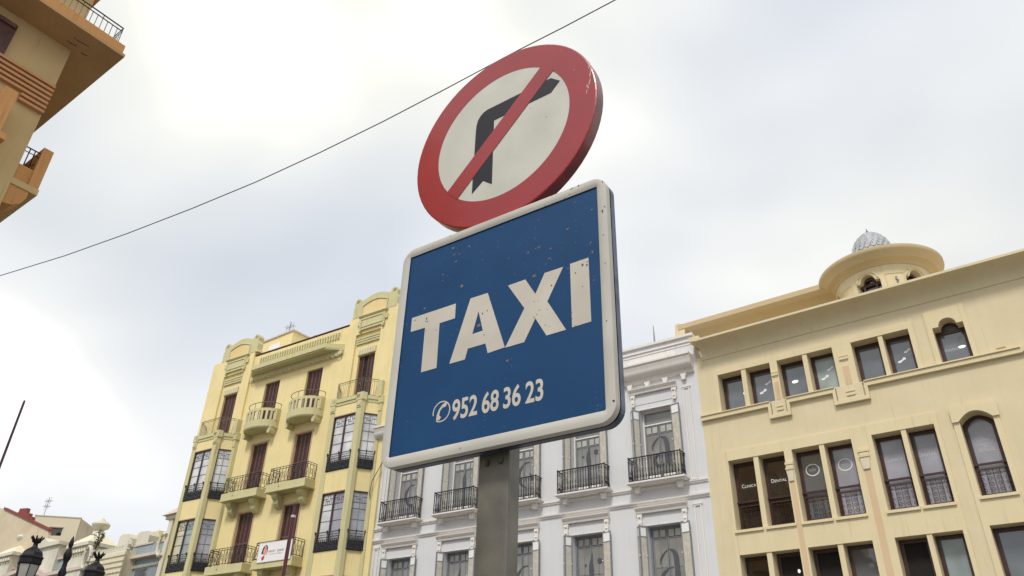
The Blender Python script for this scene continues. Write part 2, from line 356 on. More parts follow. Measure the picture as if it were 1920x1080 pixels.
# ================================================================== CREAM BUILDING (right)
cb = thing('cream_building', 'cream office building with arched windows and round turret, right of the grey-white one', 'building', (0, 30, 0))
XL, XR = -12.4, 3.2
PAIRS = [(-11.46, -10.40, -10.20, -9.13), (-8.82, -7.76, -7.57, -6.54), (-5.80, -4.78, -4.61, -3.65)]
rows = [(14.20, 15.94), (9.24, 12.06), (5.40, 8.30)]
holes = []
for a, b, c, d in PAIRS:
    for z0, z1 in rows: holes.append((a, d, z0, z1))
AX0, AX1 = -2.84, -1.79
holes += [(AX0, AX1, 14.27, 16.01), (AX0, AX1, 9.31, 12.26), (AX0, AX1, 5.4, 8.34)]
RV = .48                                    # depth of the openings
w = MB(); plate(w, XL, XR, 0, 17.0, holes, 0, RV+.12)
w.box(XL, XR, RV+.14, 9, 0, 17.3)
w.build('wall', 'cream', cb)
# raised surrounds, 5 cm proud, with the same openings
def hs(x0, x1, z0, z1): return [h for h in holes if h[0] >= x0-.01 and h[1] <= x1+.01 and h[2] >= z0-.01 and h[3] <= z1+.01]
for (x0, x1, z0, z1) in ((-11.65, -3.45, 14.16, 16.22), (-3.03, -1.63, 14.16, 16.42), (-11.66, -3.50, .2, 12.48), (-3.04, -1.60, .2, 11.96)):
    hh = [(a, b, max(c, z0), min(d, z1)) for a, b, c, d in holes if a > x0-.01 and b < x1+.01 and d > z0 and c < z1]
    plate(MB(), x0, x1, z0, z1, hh, -.06, -.002).build('surround', 'cream_trim', cb)
# arch heads filling the square tops of the arched openings
m = MB()
ac = (AX0+AX1)/2
m.prism([(AX0, 15.70), (AX0, 16.01), (ac, 16.01)]+[(ac+.30*math.cos(R(t)), 15.70+.30*math.sin(R(t))) for t in range(90, 181, 10)], -.06, RV)
m.build('arch_head', 'cream_trim', cb); m = MB()
m.prism([(AX1, 15.70), (AX1, 16.01), (ac, 16.01)]+[(ac+.30*math.cos(R(t)), 15.70+.30*math.sin(R(t))) for t in range(90, -1, -10)], -.06, RV)
def seg(x, x0, x1, zs, h):  # segmental arch height
    t = (x-x0)/(x1-x0)*2-1; return zs+h*(1-t*t)
pts = [(AX0+(AX1-AX0)*i/16, seg(AX0+(AX1-AX0)*i/16, AX0, AX1, 11.95, .30)) for i in range(17)]
m.build('arch_head', 'cream_trim', cb); m = MB()
m.prism([(AX0, 11.95), (AX0, 12.26)]+[(ac, 12.26)]+pts[8::-1][0:9], -.06, RV)
m.build('arch_head', 'cream_trim', cb); m = MB()
m.prism([(AX1, 11.95), (AX1, 12.26), (ac, 12.26)]+pts[8:], -.06, RV)
m.build('arch_head', 'cream_trim', cb)
hood = MB(); hp = [(x, z+.0) for x, z in pts]
hood.prism([(-3.06, 11.94), (-3.06, 12.48), (-1.57, 12.48), (-1.57, 11.94), (AX1+.02, 11.94)]+hp[::-1]+[(AX0-.02, 11.94)], -.13, -.061)
hood.build('window_hood', 'cream_trim', cb)
# mullions
for a, b, c, d in PAIRS:
    for z0, z1 in rows:
        MB().box(b, c, -.03, RV+.1, z0, z1).build('mullion', 'cream_trim', cb)
# windows
def window(parent, x0, x1, z0, z1, y, glassm, top=None, fw=.13, rail=False, arch=None, bars=True, seedv=0):
    fr = MB()
    if arch == 'seg':
        zs = z1-.30
        o_ = [(x0+(x1-x0)*i/16, seg(x0+(x1-x0)*i/16, x0, x1, zs, .30)) for i in range(17)]
        xi0, xi1 = x0+fw, x1-fw
        i_ = [(xi0+(xi1-xi0)*i/16, seg(xi0+(xi1-xi0)*i/16, xi0, xi1, zs-fw*.9, .30)) for i in range(17)]
        for k in range(16): fr.prism([o_[k], o_[k+1], i_[k+1], i_[k]], y, y+.09)
        fr.box(x0, x0+fw, y, y+.09, z0, zs-fw*.9); fr.box(x1-fw, x1, y, y+.09, z0, zs-fw*.9); fr.box(x0+fw, x1-fw, y, y+.09, z0, z0+fw)
        fr.prism([(x0, zs-fw*.9), (x0, zs), i_[0]], y, y+.09); fr.prism([(x1, zs-fw*.9), (x1, zs), i_[-1]], y, y+.09)
    elif arch == 'round':
        zs = z1-.31; frame(x0, x1, z0, zs, fw, y, y+.09, fr); c_ = (x0+x1)/2
        for k in range(12):
            a0_, a1_ = 180-15*k, 165-15*k
            fr.prism([(c_+.32*math.cos(R(a0_)), zs+.32*math.sin(R(a0_))), (c_+.32*math.cos(R(a1_)), zs+.32*math.sin(R(a1_))), (c_+.22*math.cos(R(a1_)), zs+.22*math.sin(R(a1_))), (c_+.22*math.cos(R(a0_)), zs+.22*math.sin(R(a0_)))], y, y+.09)
    else: frame(x0, x1, z0, z1, fw, y, y+.09, fr)
    f = fr.build('window', 'frame_brown', parent)
    MB().box(x0+.02, x1-.02, y+.05, y+.07, z0+.02, z1-.02 if arch != 'seg' else z1-.02).build('pane', glassm, f)
    if rail:
        zr = z0+1.13
        rm = MB(); rm.box(x0, x1, y-.09, y-.03, zr, zr+.07); rm.box(x0+fw*.5, x1-fw*.5, y-.07, y-.04, zr-.16, zr-.12)
        rm.box(x0, x1, y-.07, y-.04, z0+.10, z0+.14)
        rnd = random.Random(seedv)
        for k in range(5):
            xx = x0+(x1-x0)*(k+.5)/5
            rm.tube([(xx, y-.055, z0+.14), (xx, y-.055, zr-.14)], .008, 4)
        for k in range(4):       # scrolls
            for q in range(4):
                cx_, cz_ = x0+(x1-x0)*(k+.5)/4, z0+.26+q*.19; rr_ = .085
                s_ = 1 if (k+q) % 2 else -1
                rm.tube([(cx_+s_*rr_*(1-i/16)*math.cos(i*.7), y-.055, cz_+rr_*(1-i/16)*math.sin(i*.7)) for i in range(13)], .008, 4)
        rm.build('guard_rail', 'frame_brown', f)
    return f
YW = RV-.02
gl_up = ['glass', 'glass', 'glass', 'glass_pale', 'glass', 'glass']
gl_mid = ['glass_dark', 'glass_dark', 'glass', 'glass_mid', 'glass_mid', 'glass_mid']
gl_low = ['glass_dark', 'void', 'void', 'glass', 'void', 'glass_pale']
k = 0; wins = {}
for a, b, c, d in PAIRS:
    for (x0, x1) in ((a, b), (c, d)):
        wins['u', k] = window(cb, x0+.01, x1-.01, 14.21, 15.93, YW, gl_up[k])
        wins['m', k] = window(cb, x0+.01, x1-.01, 9.25, 12.05, YW, gl_mid[k], rail=True, seedv=k)
        wins['l', k] = window(cb, x0+.01, x1-.01, 5.41, 8.29, YW, gl_low[k])
        if gl_low[k] == 'void': pass
        k += 1
wins['au'] = window(cb, AX0+.01, AX1-.01, 14.28, 16.01, YW, 'glass', arch='round')
wins['am'] = window(cb, AX0+.01, AX1-.01, 9.32, 12.25, YW, 'glass_mid', rail=True, arch='seg', seedv=9)
wins['al'] = window(cb, AX0+.01, AX1-.01, 5.41, 8.33, YW, 'glass')
# lamp seen in one dark lower window and in the upper panes
def disc(name, mat, parent, cx, cz, rx, rz, y, n=20, t=.004):
    return MB().prism([(cx+rx*math.cos(2*math.pi*i/n), cz+rz*math.sin(2*math.pi*i/n)) for i in range(n)], y-t, y).build(name, mat, parent)
YG = YW+.05
disc('window_lamp', 'lamp_room', wins['u', 0], -10.56, 15.08, .06, .055, YG)
disc('window_lamp', 'lamp_room', wins['u', 2], -8.36, 15.08, .13, .065, YG)
disc('window_lamp', 'lamp_room', wins['au'], -2.10, 14.96, .13, .055, YG)
disc('window_lamp', 'lamp_room', wins['l', 1], -9.45, 7.62, .05, .07, YG)
# footprint shaped stickers: sole and toes
for key, cx in ((('u', 1), -9.62), (('u', 3), -7.02), (('u', 5), -4.08)):
    for dx, dz, s_ in ((-.14, -.12, .95), (.13, .22, .8)):
        fx, fz = cx+dx, 15.08+dz
        out = [(fx-.16*s_, fz-.09*s_), (fx-.04*s_, fz-.10*s_), (fx+.06*s_, fz-.02*s_), (fx+.16*s_, fz+.0*s_), (fx+.18*s_, fz+.07*s_), (fx+.10*s_, fz+.12*s_), (fx+.01*s_, fz+.02*s_), (fx-.14*s_, fz-.02*s_)]
        MB().prism(out, YG-.004, YG).build('footprint_sticker', 'film', wins[key])
text_obj('PODÓLOGO', 'window_lettering', 'film_dim', wins['au'], -2.68, -2.02, 14.88, 15.0, YG)
def cap_word(body, key, x0, x1, z, mat='film'):
    text_obj(body[0], 'window_lettering', mat, wins[key], x0, x0+(x1-x0)*.19, z, z+.15, YG)
    text_obj(body[1:], 'window_lettering', mat, wins[key], x0+(x1-x0)*.22, x1, z, z+.105, YG)
cap_word('CLINICA', ('m', 0), -11.22, -10.62, 11.02); cap_word('DENTAL', ('m', 1), -9.98, -9.36, 11.05)
cap_word('CLINICA', ('m', 4), -5.62, -5.02, 11.12, 'film_dim'); cap_word('DENTAL', ('m', 5), -4.48, -3.88, 11.12, 'film_dim')
for key, cx in ((('m', 2), -8.30), (('m', 3), -7.06)):
    rg = MB()
    for i in range(28):
        a0_, a1_ = 2*math.pi*i/28, 2*math.pi*(i+1)/28
        rg.prism([(cx+.27*math.cos(a0_), 11.30+.24*math.sin(a0_)), (cx+.27*math.cos(a1_), 11.30+.24*math.sin(a1_)), (cx+.235*math.cos(a1_), 11.30+.205*math.sin(a1_)), (cx+.235*math.cos(a0_), 11.30+.205*math.sin(a0_))], YG-.004, YG)
    rg.build('ring_logo', 'film', wins[key]); text_obj('NOV', 'window_lettering', 'film_dim', wins[key], cx-.13, cx+.13, 11.25, 11.35, YG)
text_obj('Dr. Juan J.', 'window_lettering', 'film_dim', wins['am'], -2.50, -2.08, 11.58, 11.66, YG)
text_obj('Calvo Navarro', 'window_lettering', 'film_dim', wins['am'], -2.60, -2.02, 11.33, 11.43, YG)
MB().box(-2.58, -2.06, YG-.004, YG, 11.20, 11.215).box(-2.58, -2.06, YG-.004, YG, 10.955, 10.975).build('window_rule', 'film_dim', wins['am'])
text_obj('&', 'window_lettering', 'film_dim', wins['am'], -2.37, -2.28, 11.09, 11.17, YG)
text_obj('952 68 32 33', 'window_lettering', 'film_dim', wins['am'], -2.55, -2.09, 10.99, 11.07, YG)
# sills
def sill_path(pts, z=None): pass
SB = -.15
m = MB()
outline = [(-12.4, 14.16), (-9.33, 14.16), (-9.33, 13.60), (-8.68, 13.60), (-8.68, 14.16), (-6.72, 14.16), (-6.72, 13.60), (-5.64, 13.60), (-5.64, 14.16), (-.3, 14.16), (-.3, 14.22), (XR, 14.22),
           (XR, 14.04), (-.25, 14.04), (-.32, 13.98), (-5.52, 13.98), (-5.52, 13.46), (-6.84, 13.46), (-6.84, 13.98), (-8.56, 13.98), (-8.56, 13.46), (-9.45, 13.46), (-9.45, 13.98), (-12.4, 13.98)]
m.prism(outline, -.15, -.001); m.build('sill_course', 'cream_trim', cb)
MB().prism([(x, z+.0) for x, z in ((-12.4, 14.162), (-9.36, 14.162), (-9.36, 14.20), (-12.4, 14.20))], -.20, -.001).prism([(-8.65, 14.162), (-6.75, 14.162), (-6.75, 14.20), (-8.65, 14.20)], -.20, -.001).prism([(-5.61, 14.162), (-.34, 14.162), (-.34, 14.20), (-5.61, 14.20)], -.20, -.001).build('sill_lip', 'cream_trim', cb)
for x0, x1 in ((-9.10, -8.84), (-6.53, -5.82)):     # hanging pilasters between upper windows
    c_ = (x0+x1)/2; hw = .13 if x1-x0 < .4 else .17
    MB().box(x0-.2 if hw < .15 else x0-.16, x1+.12, -.10, -.002, 13.62, 14.19).build('pendant', 'cream', cb)
    MB().box(c_-hw, c_+hw, -.10, -.061, 15.42, 15.50).box(c_-hw, c_+hw, -.12, -.061, 15.28, 15.38).box(c_-hw*.7, c_+hw*.7, -.08, -.061, 15.22, 15.28).build('capital', 'cream_trim', cb)
    MB().box(c_-hw*.7, c_+hw*.7, -.075, -.061, 14.22, 15.0).build('pilaster_panel', 'peach', cb)
    MB().box(c_-hw, c_+hw, -.14, -.101, 13.74, 13.80).box(c_-hw, c_+hw, -.13, -.101, 13.90, 13.94).build('pendant_moulding', 'cream_trim', cb)
for x0, x1, pw in ((-9.15, -8.83, .10), (-6.38, -6.0, .12)):
    c_ = (x0+x1)/2
    MB().box(x0, x1, -.13, -.061, 11.47, 11.57).box(x0+.02, x1-.02, -.11, -.061, 11.36, 11.45).box(x0, x1, -.15, -.061, 11.27, 11.34).build('capital', 'cream_trim', cb)
    MB().prism([(x0+.01, 11.27), (x1-.01, 11.27), (x1-.07, 10.82), (x0+.07, 10.82)], -.12, -.061).build('keystone', 'plaster_pale', cb)
    MB().box(c_-pw+.01, c_+pw, -.07, -.061, .2, 10.80).build('pilaster_strip', 'peach', cb)
for a, b, c, d in PAIRS:
    for x0, x1 in ((a, b), (c, d)):
        MB().box(x0-.06, x1+.04, -.13, .3, 9.13, 9.23).build('sill', 'cream_trim', cb)
MB().box(AX0-.05, AX1+.06, -.13, .3, 9.20, 9.30).build('sill', 'cream_trim', cb)
# coved cornice
prof = [(-.0, 16.80), (.04, 16.80), (.05, 16.86), (.03, 16.90)]
prof = [(0, 16.82), (.045, 16.84), (.045, 16.90)]+[(.045+.74*(1-math.cos(R(t))), 16.90+.56*math.sin(R(t))) for t in range(0, 91, 10)]+[(.80, 17.46), (.80, 17.56), (0, 17.58)]
MB().sweep(prof, [(XL+.33, 0), (XR, 0)]).build('cornice', 'cream', cb, smooth=True)
MB().box(XL+.02, XL+.50, -.62, .5, 17.585, 17.80).build('cornice_stop', 'cream_trim', cb)
# attic with its own cove, and the round turret
TX, TY = -4.5, 2.6
MB().box(-13.6, TX+1.2, 2.65, 8.5, 17.2, 19.75).build('attic_wall', 'cream_attic', cb)
ap = [(0, 19.05)]+[(.03+.55*(1-math.cos(R(t))), 19.1+.50*math.sin(R(t))) for t in range(0, 91, 10)]+[(.62, 19.62), (.78, 19.78), (.80, 20.02), (0, 20.06)]
MB().sweep(ap, [(-13.95, 2.65), (TX-1.6, 2.65)]).build('attic_cornice', 'cream_attic', cb, smooth=True)
MB().prism([(-14.25, 17.5), (-13.6, 17.5), (-13.6, 20.0), (-13.9, 20.15), (-14.1, 20.1)], 1.9, 3.4).build('attic_pier', 'cream_trim', cb)
tur = MB()
wa = [-7.5, 52.5, -67.5]                                   # azimuths of the turret windows, 0 = towards the square
r0 = 1.9
def cyl_pt(az, z, r=r0): return (TX+r*math.sin(R(az)), TY-r*math.cos(R(az)), z)
zsp, ztop = 18.84, 19.17
step = 1.25; az = -180.0
def ztop(a, c_):
    d_ = abs(a-c_); return 18.84 if d_ > 9 else 18.84+.33*math.sqrt(max(0, 1-(d_/9)**2))
def q4(*p):
    n = len(tur.v); tur.v += list(p); tur.f.append((n, n+1, n+2, n+3))
while az < 180:
    mid = az+step/2; op = None
    for c_ in wa:
        if abs(mid-c_) < 15: op = c_
    a2 = az+step
    if op is None: q4(cyl_pt(az, 17), cyl_pt(a2, 17), cyl_pt(a2, 19.6), cyl_pt(az, 19.6))
    else:
        t1, t2 = ztop(az, op), ztop(a2, op)
        q4(cyl_pt(az, 17), cyl_pt(a2, 17), cyl_pt(a2, 17.9), cyl_pt(az, 17.9))
        q4(cyl_pt(az, t1), cyl_pt(a2, t2), cyl_pt(a2, 19.6), cyl_pt(az, 19.6))
        q4(cyl_pt(az, t1), cyl_pt(a2, t2), cyl_pt(a2, t2, r0-.35), cyl_pt(az, t1, r0-.35))
    az += step
for c_ in wa:
    for e_ in (-15, 15):
        n = len(tur.v); tur.v += [cyl_pt(c_+e_, 17.9), cyl_pt(c_+e_, 18.9), cyl_pt(c_+e_, 18.9, r0-.35), cyl_pt(c_+e_, 17.9, r0-.35)]; tur.f.append((n, n+1, n+2, n+3))
turo = tur.build('turret', 'cream_trim', cb)
MB().lathe([(1.56, 17.2), (1.56, 19.6)], TX, TY, 48).build('turret_glazing', 'glass_dark', turo)
for c_ in wa:
    fm = MB()
    fm.tube([cyl_pt(c_+a_, 18.84+.22*math.sqrt(max(0, 1-(a_/8.2)**2)), 1.62) for a_ in [-8.2+16.4*i/12 for i in range(13)]], .055, 5)
    fm.tube([cyl_pt(c_-15, 18.78, 1.62), cyl_pt(c_, 18.78, 1.64), cyl_pt(c_+15, 18.78, 1.62)], .07, 5)
    for a_ in (-9, 9): fm.tube([cyl_pt(c_+a_, 17.9, 1.62), cyl_pt(c_+a_, 18.8, 1.62)], .06, 5)
    fm.build('turret_window_frame', 'frame_brown', turo)
    am = MB(); am.tube([cyl_pt(c_+a_, 18.9+.36*math.sqrt(max(0, 1-(a_/13.)**2)), 1.91) for a_ in [-13+26*i/16 for i in range(17)]], .045, 5)
    am.build('turret_arch_moulding', 'cream_trim', turo)
for a0_, a1_ in ((14, 36), (-50, -30)):
    pm = MB()
    for zz in (18.98,): pm.tube([cyl_pt(a0_+(a1_-a0_)*i/8, zz, 1.9) for i in range(9)], .03, 4)
    for aa in (a0_, a1_): pm.tube([cyl_pt(aa, 17.6, 1.9), cyl_pt(aa, 18.98, 1.9)], .03, 4)
    pm.build('turret_panel', 'cream', turo)
MB().tube([cyl_pt(26, 18.80, 1.93), cyl_pt(25, 18.70, 1.93), cyl_pt(27, 18.62, 1.93), cyl_pt(25.5, 18.52, 1.93)], .035, 5).build('turret_ornament', 'mast_grey', turo)
tp = [(1.88, 19.42), (1.95, 19.44)]+[(1.95+.26*(1-math.cos(R(t))), 19.44+.16*math.sin(R(t))) for t in range(10, 91, 20)]+[(2.26, 19.62), (2.30, 19.70), (2.50, 19.82), (2.55, 19.90), (2.55, 20.02), (0.6, 20.3)]
MB().lathe(tp, TX, TY, 72).build('turret_cornice', 'cream_attic', turo, smooth=True)
dm = MB()
dome = [(.86, 20.2), (.86, 20.9), (.85, 21.2), (.78, 21.5), (.64, 21.8), (.46, 22.03), (.25, 22.20), (.08, 22.30), (0, 22.32)]
dm.lathe(dome, TX-.05, TY, 28)
dmo = dm.build('dome', 'slate', turo, smooth=True)
sc_ = MB()
for r_i, (rr, zz) in enumerate([(.865, 21.0), (.86, 21.15), (.83, 21.30), (.79, 21.45), (.73, 21.60), (.65, 21.74), (.55, 21.87), (.44, 21.99), (.31, 22.10)]):
    nn = max(9, int(rr*26))
    for i in range(nn):
        t = 2*math.pi*(i+.5*(r_i % 2))/nn; w_ = math.pi/nn*.92; rr2 = rr+.018
        q = [(TX-.05+rr2*math.cos(t-w_), TY+rr2*math.sin(t-w_), zz+.10), (TX-.05+(rr2+.02)*math.cos(t-w_*.8), TY+(rr2+.02)*math.sin(t-w_*.8), zz-.02), (TX-.05+(rr2+.03)*math.cos(t), TY+(rr2+.03)*math.sin(t), zz-.07), (TX-.05+(rr2+.02)*math.cos(t+w_*.8), TY+(rr2+.02)*math.sin(t+w_*.8), zz-.02), (TX-.05+rr2*math.cos(t+w_), TY+rr2*math.sin(t+w_), zz+.10)]
        n = len(sc_.v); sc_.v += q; sc_.f.append(tuple(range(n, n+5)))
sc_.build('dome_tiles', 'slate', turo, kind='stuff')
MB().lathe([(0, 22.28), (.07, 22.30), (.04, 22.36), (.06, 22.42), (.02, 22.48), (.03, 22.53), (0, 22.58)], TX-.05, TY, 10).build('finial', 'mast_grey', turo)
MB().box(-1.05, -.75, -.03, -.001, 14.36, 14.40).build('wall_stain_ledge', 'peach', cb)

# ================================================================== WHITE BUILDING (centre)
AW = R(3.0)
wb = thing('white_building', 'grey-white townhouse with five bays of grey shutters, iron balconies and moulded cornice', 'building', (-12.4, 30, 0), AW)
CX = [-2.17, -5.80, -9.42, -13.06, -16.72]
wh = []
for c_ in CX: wh += [(c_-.77, c_+.77, 11.62, 15.08), (c_-.77, c_+.77, 6.9, 9.88), (c_-.77, c_+.77, 2.2, 5.4)]
m = MB(); plate(m, -18.68, 0, 0, 18.3, wh, 0, .5); m.box(-18.68, 0, .52, 9, 0, 17.9); m.build('wall', 'white', wb)
prof = [(0, 16.38), (.10, 16.40), (.12, 16.50), (.16, 16.56)]+[(.16+.30*math.sin(R(t)), 16.58+.34*(1-math.cos(R(t)))) for t in range(0, 91, 15)]+[(.50, 16.98), (.52, 17.08), (.58, 17.12), (.58, 17.2), (0, 17.24)]
MB().sweep(prof, [(-19.15, .0), (-.12, .0)]).build('cornice', 'white_trim', wb, smooth=True)
for i in range(21):
    x = -.62-i*.89
    if x < -18.5: break
    MB().prism([(x-.13, 16.38), (x+.13, 16.38), (x+.13, 16.28), (x+.09, 16.24), (x+.09, 16.10), (x-.09, 16.10), (x-.09, 16.24), (x-.13, 16.28)], -.16, -.001).build('modillion', 'white_trim', wb)
MB().box(-18.6, -.03, -.03, -.001, 17.25, 18.24).build('parapet', 'white', wb)
for z0, z1, d_ in ((17.78, 17.84, .06), (17.93, 18.0, .10), (18.20, 18.32, .14)):
    MB().box(-18.64, -.0, -d_, -.031, z0, z1).build('parapet_moulding', 'white_trim', wb)
for i in range(5):
    c_ = CX[i]+.05
    MB().prism([(c_-1.05, 17.34), (c_-1.28, 17.50), (c_-1.05, 17.70), (c_+1.05, 17.70), (c_+1.28, 17.50), (c_+1.05, 17.34)], -.05, -.031).build('parapet_panel', 'white_trim', wb)
MB().box(-18.64, -.4, -.5, .3, 18.325, 18.36).build('parapet_cap', 'white_trim', wb) if False else None
MB().sweep([(0, 10.76), (.05, 10.77), (.06, 10.82), (.12, 10.86), (.13, 10.92), (0, 10.94)], [(-18.66, 0), (-.02, 0)]).build('string_course', 'white_trim', wb)
MB().sweep([(0, 11.38), (.05, 11.39), (.07, 11.44), (.10, 11.47), (.10, 11.51), (0, 11.52)], [(-18.66, 0), (-.02, 0)]).build('string_course', 'white_trim', wb)
for x0 in (-.58, -18.35):                                            # fluted end pilasters
    for z0, z1 in ((11.55, 15.75), (3.0, 10.50)):
        pm = frame(x0-.16, x0+.16, z0, z1, .055, -.05, -.001); pm.box(x0-.20, x0+.20, -.07, -.001, z1-.0, z1+.07)
        pm.build('end_pilaster', 'white_trim', wb)
# window hoods, shutters, doors: one master of each and copies
def hood_white(z):
    m = MB(); m.sweep([(0, z), (.14, z), (.17, z+.09), (.20, z+.12), (.26, z+.20), (.27, z+.25), (0, z+.27)], [(-1.17, 0), (1.17, 0)])
    h = m.build('window_hood', 'white_trim', wb)
    for s in (-1, 1):
        x = s*1.02
        MB().prism([(x-.12, z-.0), (x+.12, z-.0), (x+.11, z-.16), (x+.08, z-.22), (x+.10, z-.34), (x+.07, z-.58), (x-.07, z-.58), (x-.10, z-.34), (x-.08, z-.22), (x-.11, z-.16)], -.12, -.001).tube([(x-.05, -.13, z-.14), (x+.05, -.13, z-.14)], .05, 6).tube([(x-.04, -.12, z-.42), (x+.04, -.12, z-.42)], .04, 6).build('console', 'white_trim', h)
    MB().box(-1.15, 1.15, -.02, -.001, z-.50, z-.02).build('frieze', 'white', h)
    return h
def leaf_shutter(x0, y0, x1, y1, z0, z1, glass_top=True):
    """a shutter leaf standing in plan from (x0,y0) to (x1,y1)"""
    d = Vector((x1-x0, y1-y0)); L_ = d.length; d.normalize(); n_ = Vector((-d.y, d.x))*.022
    def slab_(a, b, za, zb, t=1.0):
        p = [Vector((x0, y0))+d*a, Vector((x0, y0))+d*b]
        return [(p[0].x-n_.x*t, p[0].y-n_.y*t), (p[1].x-n_.x*t, p[1].y-n_.y*t), (p[1].x+n_.x*t, p[1].y+n_.y*t), (p[0].x+n_.x*t, p[0].y+n_.y*t)]
    f = MB(); w_ = .045
    f.slab(slab_(0, w_, 0, 0), z0, z1); f.slab(slab_(L_-w_, L_, 0, 0), z0, z1)
    for a, b in ((z0, z0+.06), (z1-.06, z1), (z1-.46, z1-.42)): f.slab(slab_(w_, L_-w_, 0, 0), a, b)
    o = f.build('shutter', 'grey_frame', wb)
    MB().slab(slab_(w_, L_-w_, 0, 0, .55), z0+.06, z1-.46).build('shutter_panel', 'beige_shutter', o)
    MB().slab(slab_(w_, L_-w_, 0, 0, .55), z1-.42, z1-.06).build('shutter_light', 'paper', o)
    for zz in (z0+.7, z0+1.7): MB().tube([(x0, y0-.03, zz), (x0, y0-.09, zz+.03)], .022, 5).build('shutter_catch', 'paper', o)
    return o
def french_door(z0, z1, fan):
    f = frame(-.76, .76, z0, z1, .07, .30, .40)
    zt = z1-fan
    if fan > .05: f.box(-.69, .69, .30, .40, zt-.06, zt)
    o = f.build('door', 'grey_frame' if fan < .05 else 'white_trim', wb)
    for s in (-1, 1):
        xa, xb = (-.68, -.01) if s < 0 else (.01, .68)
        lf = frame(xa, xb, z0+.04, zt-.07, .055, .33, .38)
        lf.box(xa+.05, xb-.05, .33, .38, zt-.50, zt-.46); lf.box(xa+.05, xb-.05, .34, .37, z0+1.3, z0+1.34); lf.box(xa+.31, xb-.31, .34, .37, z0+.1, zt-.1)
        lo = lf.build('door_leaf', 'grey_frame', o)
        MB().box(xa+.03, xb-.03, .35, .36, z0+.45, zt-.48).build('pane', 'glass_door', lo)
        MB().box(xa+.03, xb-.03, .35, .36, z0+.06, z0+.42).build('kick_panel', 'paper', lo)
        for q in (0, 1): MB().box(xa+.06+q*.30, xa+.29+q*.30, .335, .355, zt-.43, zt-.14).build('top_pane', 'top_light', lo)
    if fan > .05: MB().box(-.69, .69, .35, .36, zt, z1-.06).build('fanlight', 'glass_door', o)
    MB().box(-.77, .77, .41, .45, z0-.02, z1+.02).build('room_back', 'void', o)
    return o
def white_balcony():
    z = 11.52
    s = MB(); s.sweep([(0, z), (.10, z+.01), (.14, z+.06), (.20, z+.08), (.20, z+.15), (0, z+.16)], [(-1.16, .0), (-1.16, -.38), (1.16, -.38), (1.16, .0)][::1], cap=False)
    s.box(-1.16, 1.16, -.38, -.001, z+.005, z+.155)
    o = s.build('balcony', 'white_trim', wb)
    for sx in (-.98, .98):
        MB().prism([(sx-.14, z), (sx+.14, z), (sx+.12, z-.10), (sx+.09, z-.13), (sx+.09, z-.26), (sx-.09, z-.26), (sx-.09, z-.13), (sx-.12, z-.10)], -.30, -.001).build('bracket', 'white_trim', o)
    r = MB(); X, Yf, zb, zt = 1.22, -.50, z+.20, z+1.22
    r.tube([(-X, -.0, zt), (-X, Yf, zt), (X, Yf, zt), (X, 0, zt)], .030, 5)
    r.tube([(-X, -.0, zt-.10), (-X, Yf, zt-.10), (X, Yf, zt-.10), (X, 0, zt-.10)], .010, 4)
    r.tube([(-X, 0, zb-.02), (-X, Yf, zb-.02), (X, Yf, zb-.02), (X, 0, zb-.02)], .034, 5)
    r.tube([(-X, 0, zb+.14), (-X, Yf, zb+.14), (X, Yf, zb+.14), (X, 0, zb+.14)], .010, 4)
    pts = [(-X+2*X*i/18, Yf) for i in range(19)]+[(s_*X, Yf*(1-j/4)) for s_ in (-1, 1) for j in range(1, 4)]
    for x, y in pts:
        r.tube([(x, y, zb-.04), (x, y, zb+.12), (x, y, zb+.20), (x, y, zb+.30), (x, y, zb+.42), (x, y, zb+.54), (x, y, zt)], [.016, .016, .034, .014, .024, .014, .014], 5)
        r.tube([(x+.034*math.cos(t*.7), y, zt-.17+.034*math.sin(t*.7)) for t in range(10)], .007, 4)
    for x in (-X, X): r.tube([(x, Yf, z+.12), (x, Yf, zt+.06)], .026, 6)
    r.build('railing', 'iron', o); return o
def place(o, dx, first=[]):
    return o
masters = []
for (z0, z1, fan) in ((11.70, 15.08, .62), (6.9, 9.88, .0)):
    hz_ = 15.86 if z0 > 10 else 10.40
    hm = hood_white(hz_); dr = french_door(z0, z1, fan)
    sh = [leaf_shutter(.77, -.03, 1.21, -.13, z0+.02, z1-.02), leaf_shutter(-.77, -.02, -.96, -.34, z0+.02, z1-.02), leaf_shutter(-.96, -.34, -1.16, -.08, z0+.02, z1-.02)]
    lm = MB(); lm.box(-.78, .78, -.03, .5, z1+.001, z1+.04); lo = lm.build('lintel', 'white_trim', wb)
    parts = [hm, dr, lo]+sh
    if z0 > 10: parts.append(white_balcony())
    doors = []
    for i, c_ in enumerate(CX):
        for o in parts:
            if i == 0: o.location.x = c_; q = o
            else: q = dup(o, (c_, 0, 0), wb)
            if o is dr: doors.append(q)
    masters.append(doors)
